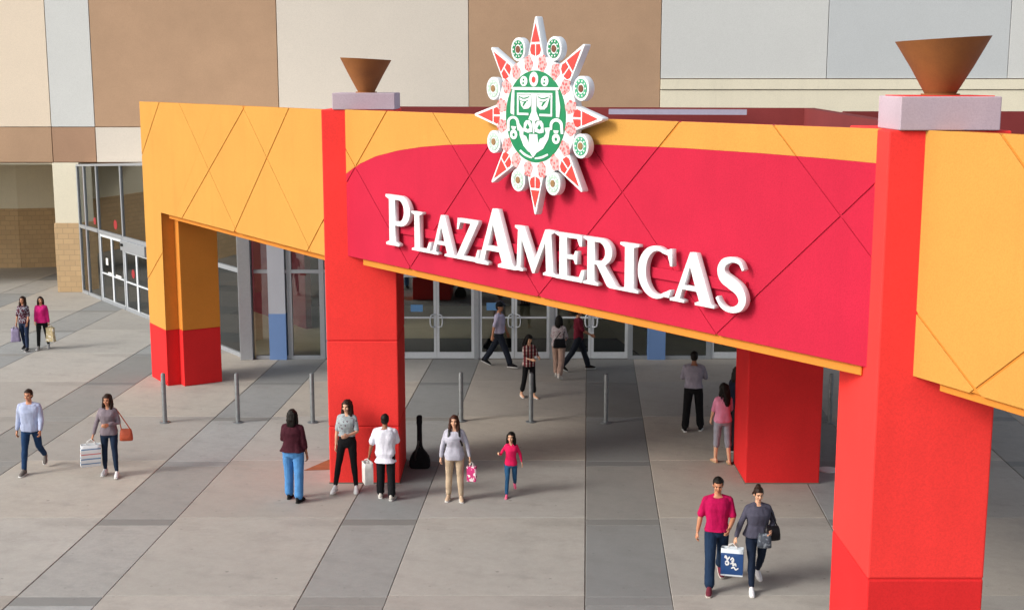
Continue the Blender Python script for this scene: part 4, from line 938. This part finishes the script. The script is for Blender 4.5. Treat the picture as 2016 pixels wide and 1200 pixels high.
h8 = person('smiling woman in pale grey top and beige trousers holding a pink bag', -1.08, 23.7, 0, 1.60, 'b4b4c2', 'b8a48c', 'shoe_tan', ('long', 'auburn'), girth=1.12, skin='b', head=(-6, -2), legL=(2, 2, 0), legR=(-2, 2, 0), armL=((2, 20), (8, 12)), armR=((0, 16), (4, 8)), fit='slim', hem=.82, neck_v=.1)
h9 = person('little girl in bright pink top, jeans and pink shoes running', -.02, 23.95, 2, 1.20, 'e01f5c', '2c587e', 'ee6a8e', ('medium', 'black'), skin='b', child=True, head=(-16, -2), legR=(12, 4, 0), legL=(-12, 42, 40), armL=((-4, 22), (10, 12)), armR=((20, 30), (112, 14)), shoe_sole='e88aa6')
h10 = person('man in pale lavender shirt and black cap walking along the doors', -.35, 35.3, 78, 1.78, 'b7b2cc', '1e2430', '17171a', ('short', 'black'), sex='m', far=True, skin='a', girth=1.08, legL=(-24, 10, 26), legR=(24, 4, 0), armL=((14, 8), (22, 4)), armR=((-18, 10), (-8, 6)), sleeve=.46, hem=.92, fit='straight', cap='131316')
h11 = person('black-haired young woman in red plaid shirt looking down behind a bollard', .42, 31.75, 28, 1.56, 'plaid', '141417', '2a2022', ('long', 'black'), far=True, skin='b', head=(8, 30), legL=(6, 2, 0), legR=(-8, 10, 6), armL=((30, 8), (92, -18)), armR=((26, 8), (86, -16)), fit='skinny', cuff=.75, sleeve=.7, sandal=True)
h12 = person('woman in pale patterned top and beige trousers seen from behind at the doors', 1.24, 34.0, 160, 1.64, 'light_print', 'a88c80', 'd0c8c0', ('medium', 'black'), far=True, girth=1.15, legL=(14, 4, 0), legR=(-14, 16, 20), armL=((12, 12), (60, -10)), armR=((10, 12), (70, -20)), sleeve=.5, fit='straight', hem=.86)
h13 = person('man in dark maroon shirt and dark jeans striding by the doors', 1.80, 34.85, 96, 1.74, '6e1e30', '20242e', '1a1614', ('short', 'black'), sex='m', far=True, legL=(22, 4, 0), legR=(-24, 14, 28), armL=((-10, 10), (6, 6)), armR=((22, 8), (60, -10)), sleeve=.46, fit='straight')
h14 = person('man seen from behind in grey shirt and black trousers under the canopy', 4.08, 28.65, 172, 1.78, '938e9c', '101013', '141416', ('short', 'black'), sex='m', girth=1.14, skin='c', armL=((16, 12), (84, -4)), armR=((18, 14), (80, 0)), legL=(-4, 3, 0), legR=(5, 2, 0), sleeve=.46, fit='straight', hem=.93, stance=2.2)
h15 = person('woman in pink blouse and grey cropped trousers leaning on the inner pillar', 4.34, 26.15, 188, 1.64, 'd78aa8', '8c8c98', 'b99a78', ('long', 'black'), skin='b', girth=1.08, legL=(5, 2, 0), legR=(-6, 6, 0), armL=((10, 10), (30, 0)), armR=((14, 10), (60, -10)), sleeve=.46, cuff=.3, hem=.88, sandal=True, head=(20, 10), shoe_sole='b99a78')
h16 = person('person in dark navy top half hidden behind the inner red pillar', 4.72, 27.1, 120, 1.78, '161a2e', '1a1c24', '17171a', ('medium', 'black'), far=True, legL=(3, 2, 0), legR=(-3, 2, 0), lean=8)
h17 = person('man in magenta tee and blue jeans walking with the woman in grey', 3.18, 19.42, -2, 1.76, 'b00a4e', '1a2e48', '6a2a38', ('short', 'black'), sex='m', skin='a', head=(-4, 14), legR=(18, 3, 0), legL=(-18, 26, 30), armR=((-6, 14), (6, 10)), armL=((12, 12), (62, -20)), sleeve=.45, fit='straight', hem=.90, neck_v=.1, shoe_sole='b8b0a8', loose=.004)
h18 = person('woman in charcoal sweater and dark jeans holding a blue shopping bag', 3.80, 19.38, 4, 1.62, '4c4c5c', '162236', 'e4e4e8', ('bun', 'brown'), skin='b', girth=1.14, head=(4, 10), legR=(18, 4, 0), legL=(-14, 26, 26), armR=((6, 26), (6, 18)), armL=((-8, 24), (64, -22)), fit='skinny', hem=.90, neck_v=.1, loose=.006)

# ---- things they carry
stripes = lambda z0, hh: [(z0 + hh * a, z0 + hh * b, c) for a, b, c in ((.12, .17, '587ca2'), (.33, .39, '587ca2'), (.55, .60, 'c06a68'), (.78, .84, '5a7a9c'))]
def bag_for(label, hand, w, d, hh, mk, rz, **k):
    z0 = hand.z - k.get('drop', .12) - hh
    return paper_bag(label, hand, w, d, hh, mk(z0, hh), rz, **k)
bag_for('white paper shopping bag with blue and red stripes in the left woman\'s hand', h4['R'] + Vector((-.02, -.03, 0)), .38, .17, .44, lambda z, hh: banded('striped_paper', stripes(z, hh), 'd2d6d8'), 22, drop=.10, sway=-.06)
handbag('small tan orange leather handbag on the grey-sweater woman\'s arm', h4['hipL'] + Vector((.16, .02, -.14)), .26, .12, .24, fabric('tan_leather', 'b0533a', rough=.5), 6, h4['shL'] + Vector((.02, 0, .03)))
bag_for('tall plain white paper bag held by the person in white tee', h7['L'] + Vector((-.02, -.01, 0)), .16, .24, .42, lambda z, hh: plain('white_bag_paper', 'c9c6c2', .6), 20, drop=.06)
bag_for('pink and white patterned shopping bag in the smiling woman\'s hand', h8['L'] + Vector((.02, -.02, 0)), .17, .10, .29, lambda z, hh: fabric('pink_print_bag', 'c83a78', fleck=('e8d8dc', 14, .5)), -14, drop=.08)
bag_for('lavender plastic shopping bag carried by the woman in maroon top', h1['R'] + Vector((-.03, -.01, 0)), .28, .14, .40, lambda z, hh: fabric('lavender_plastic', '8f86a4', rough=.4), 10, slump=.35, drop=.06)
bag_for('cream and yellow plastic bag carried by the woman in pink', h2['L'] + Vector((.03, -.01, 0)), .28, .12, .42, lambda z, hh: fabric('cream_plastic', 'c9b890', rough=.4, fleck=('e8e2d4', 12, .55)), -10, slump=.3, drop=.06)
bb, at, z0 = bag_for('blue and white shopping bag with white script print between the walking couple', h18['R'] + Vector((-.03, -.03, 0)), .34, .13, .44, lambda z, hh: banded('blue_white_paper', [(z + hh * .06, z + hh * .84, '123e74')], 'c9d4dc'), -14, drop=.07)
def mark(pts, wid):
    o_ = stroke(pts, wid, 4); n = len(o_); P = [at((u - .5) * .34, -.0685, z0 + v * .44) for u, v in o_]; Q = [at((u - .5) * .34, -.0715, z0 + v * .44) for u, v in o_]
    MB().add(P + Q, [tuple(range(n)), tuple(range(n, 2 * n))[::-1]] + [(i, n + i, n + (i + 1) % n, (i + 1) % n) for i in range(n)]).build('script_print', M['white'], bb)
mark([(.18, .66), (.22, .74), (.30, .62), (.40, .72)], [.05, .07, .07, .05]); mark([(.44, .60), (.52, .68), (.58, .60), (.50, .56), (.60, .54)], [.05, .06, .06, .05, .04])
mark([(.20, .50), (.30, .56), (.36, .46), (.26, .42), (.20, .48)], [.05, .07, .07, .06, .04]); mark([(.44, .46), (.54, .50), (.56, .40), (.66, .48), (.70, .38)], [.05, .06, .06, .05, .04])
mark([(.48, .30), (.60, .34), (.68, .26), (.80, .32)], [.04, .06, .05, .04])
handbag('black leather shoulder bag under the charcoal-sweater woman\'s arm', h18['hipL'] + Vector((.0, -.10, -.02)), .27, .13, .22, fabric('black_leather', '1c1a1e', rough=.4), 14, h18['shL'] + Vector((0, 0, .03)))
handbag('crumpled grey plastic bag held at the charcoal-sweater woman\'s waist', h18['hipL'] + Vector((-.13, -.20, -.10)), .22, .14, .22, fabric('grey_plastic', '4a505a', rough=.3, fleck=('7a828c', 16, .55)), -8, h18['L'], 'plastic_bag', 'plastic bag')
handbag('black shoulder bag on the back of the woman in pale patterned top', h12['back'] + Vector((.05, -.12, -.2)), .34, .14, .24, fabric('black_bag_cloth', '15151a'), 10, h12['shR'] + Vector((0, 0, .03)))

bp = thing('backpack', tuple(h8['back']), 'black backpack on the smiling woman in pale grey top', 'backpack')
X8, T8, S8 = h8['X'], h8['T'], h8['S']; P8 = lambda x, y, z: X8 @ T8((x * S8, y * S8, z * S8))
MB().ell((0, 0, 0), (.13, .07, .19), lambda p: P8(p.x, p.y + .185, p.z + 1.2), 16, 10).build('pack_body', M['case'], bp, 180)
for sd in (1, -1): MB().tube([P8(sd * .085, .13, 1.36), P8(sd * .095, .05, 1.475), P8(sd * .10, -.06, 1.445), P8(sd * .108, -.128, 1.36), P8(sd * .125, -.135, 1.24), P8(sd * .165, -.06, 1.12)], .017, 8, (1.3, .5)).build('strap', M['black'], bp, 60)
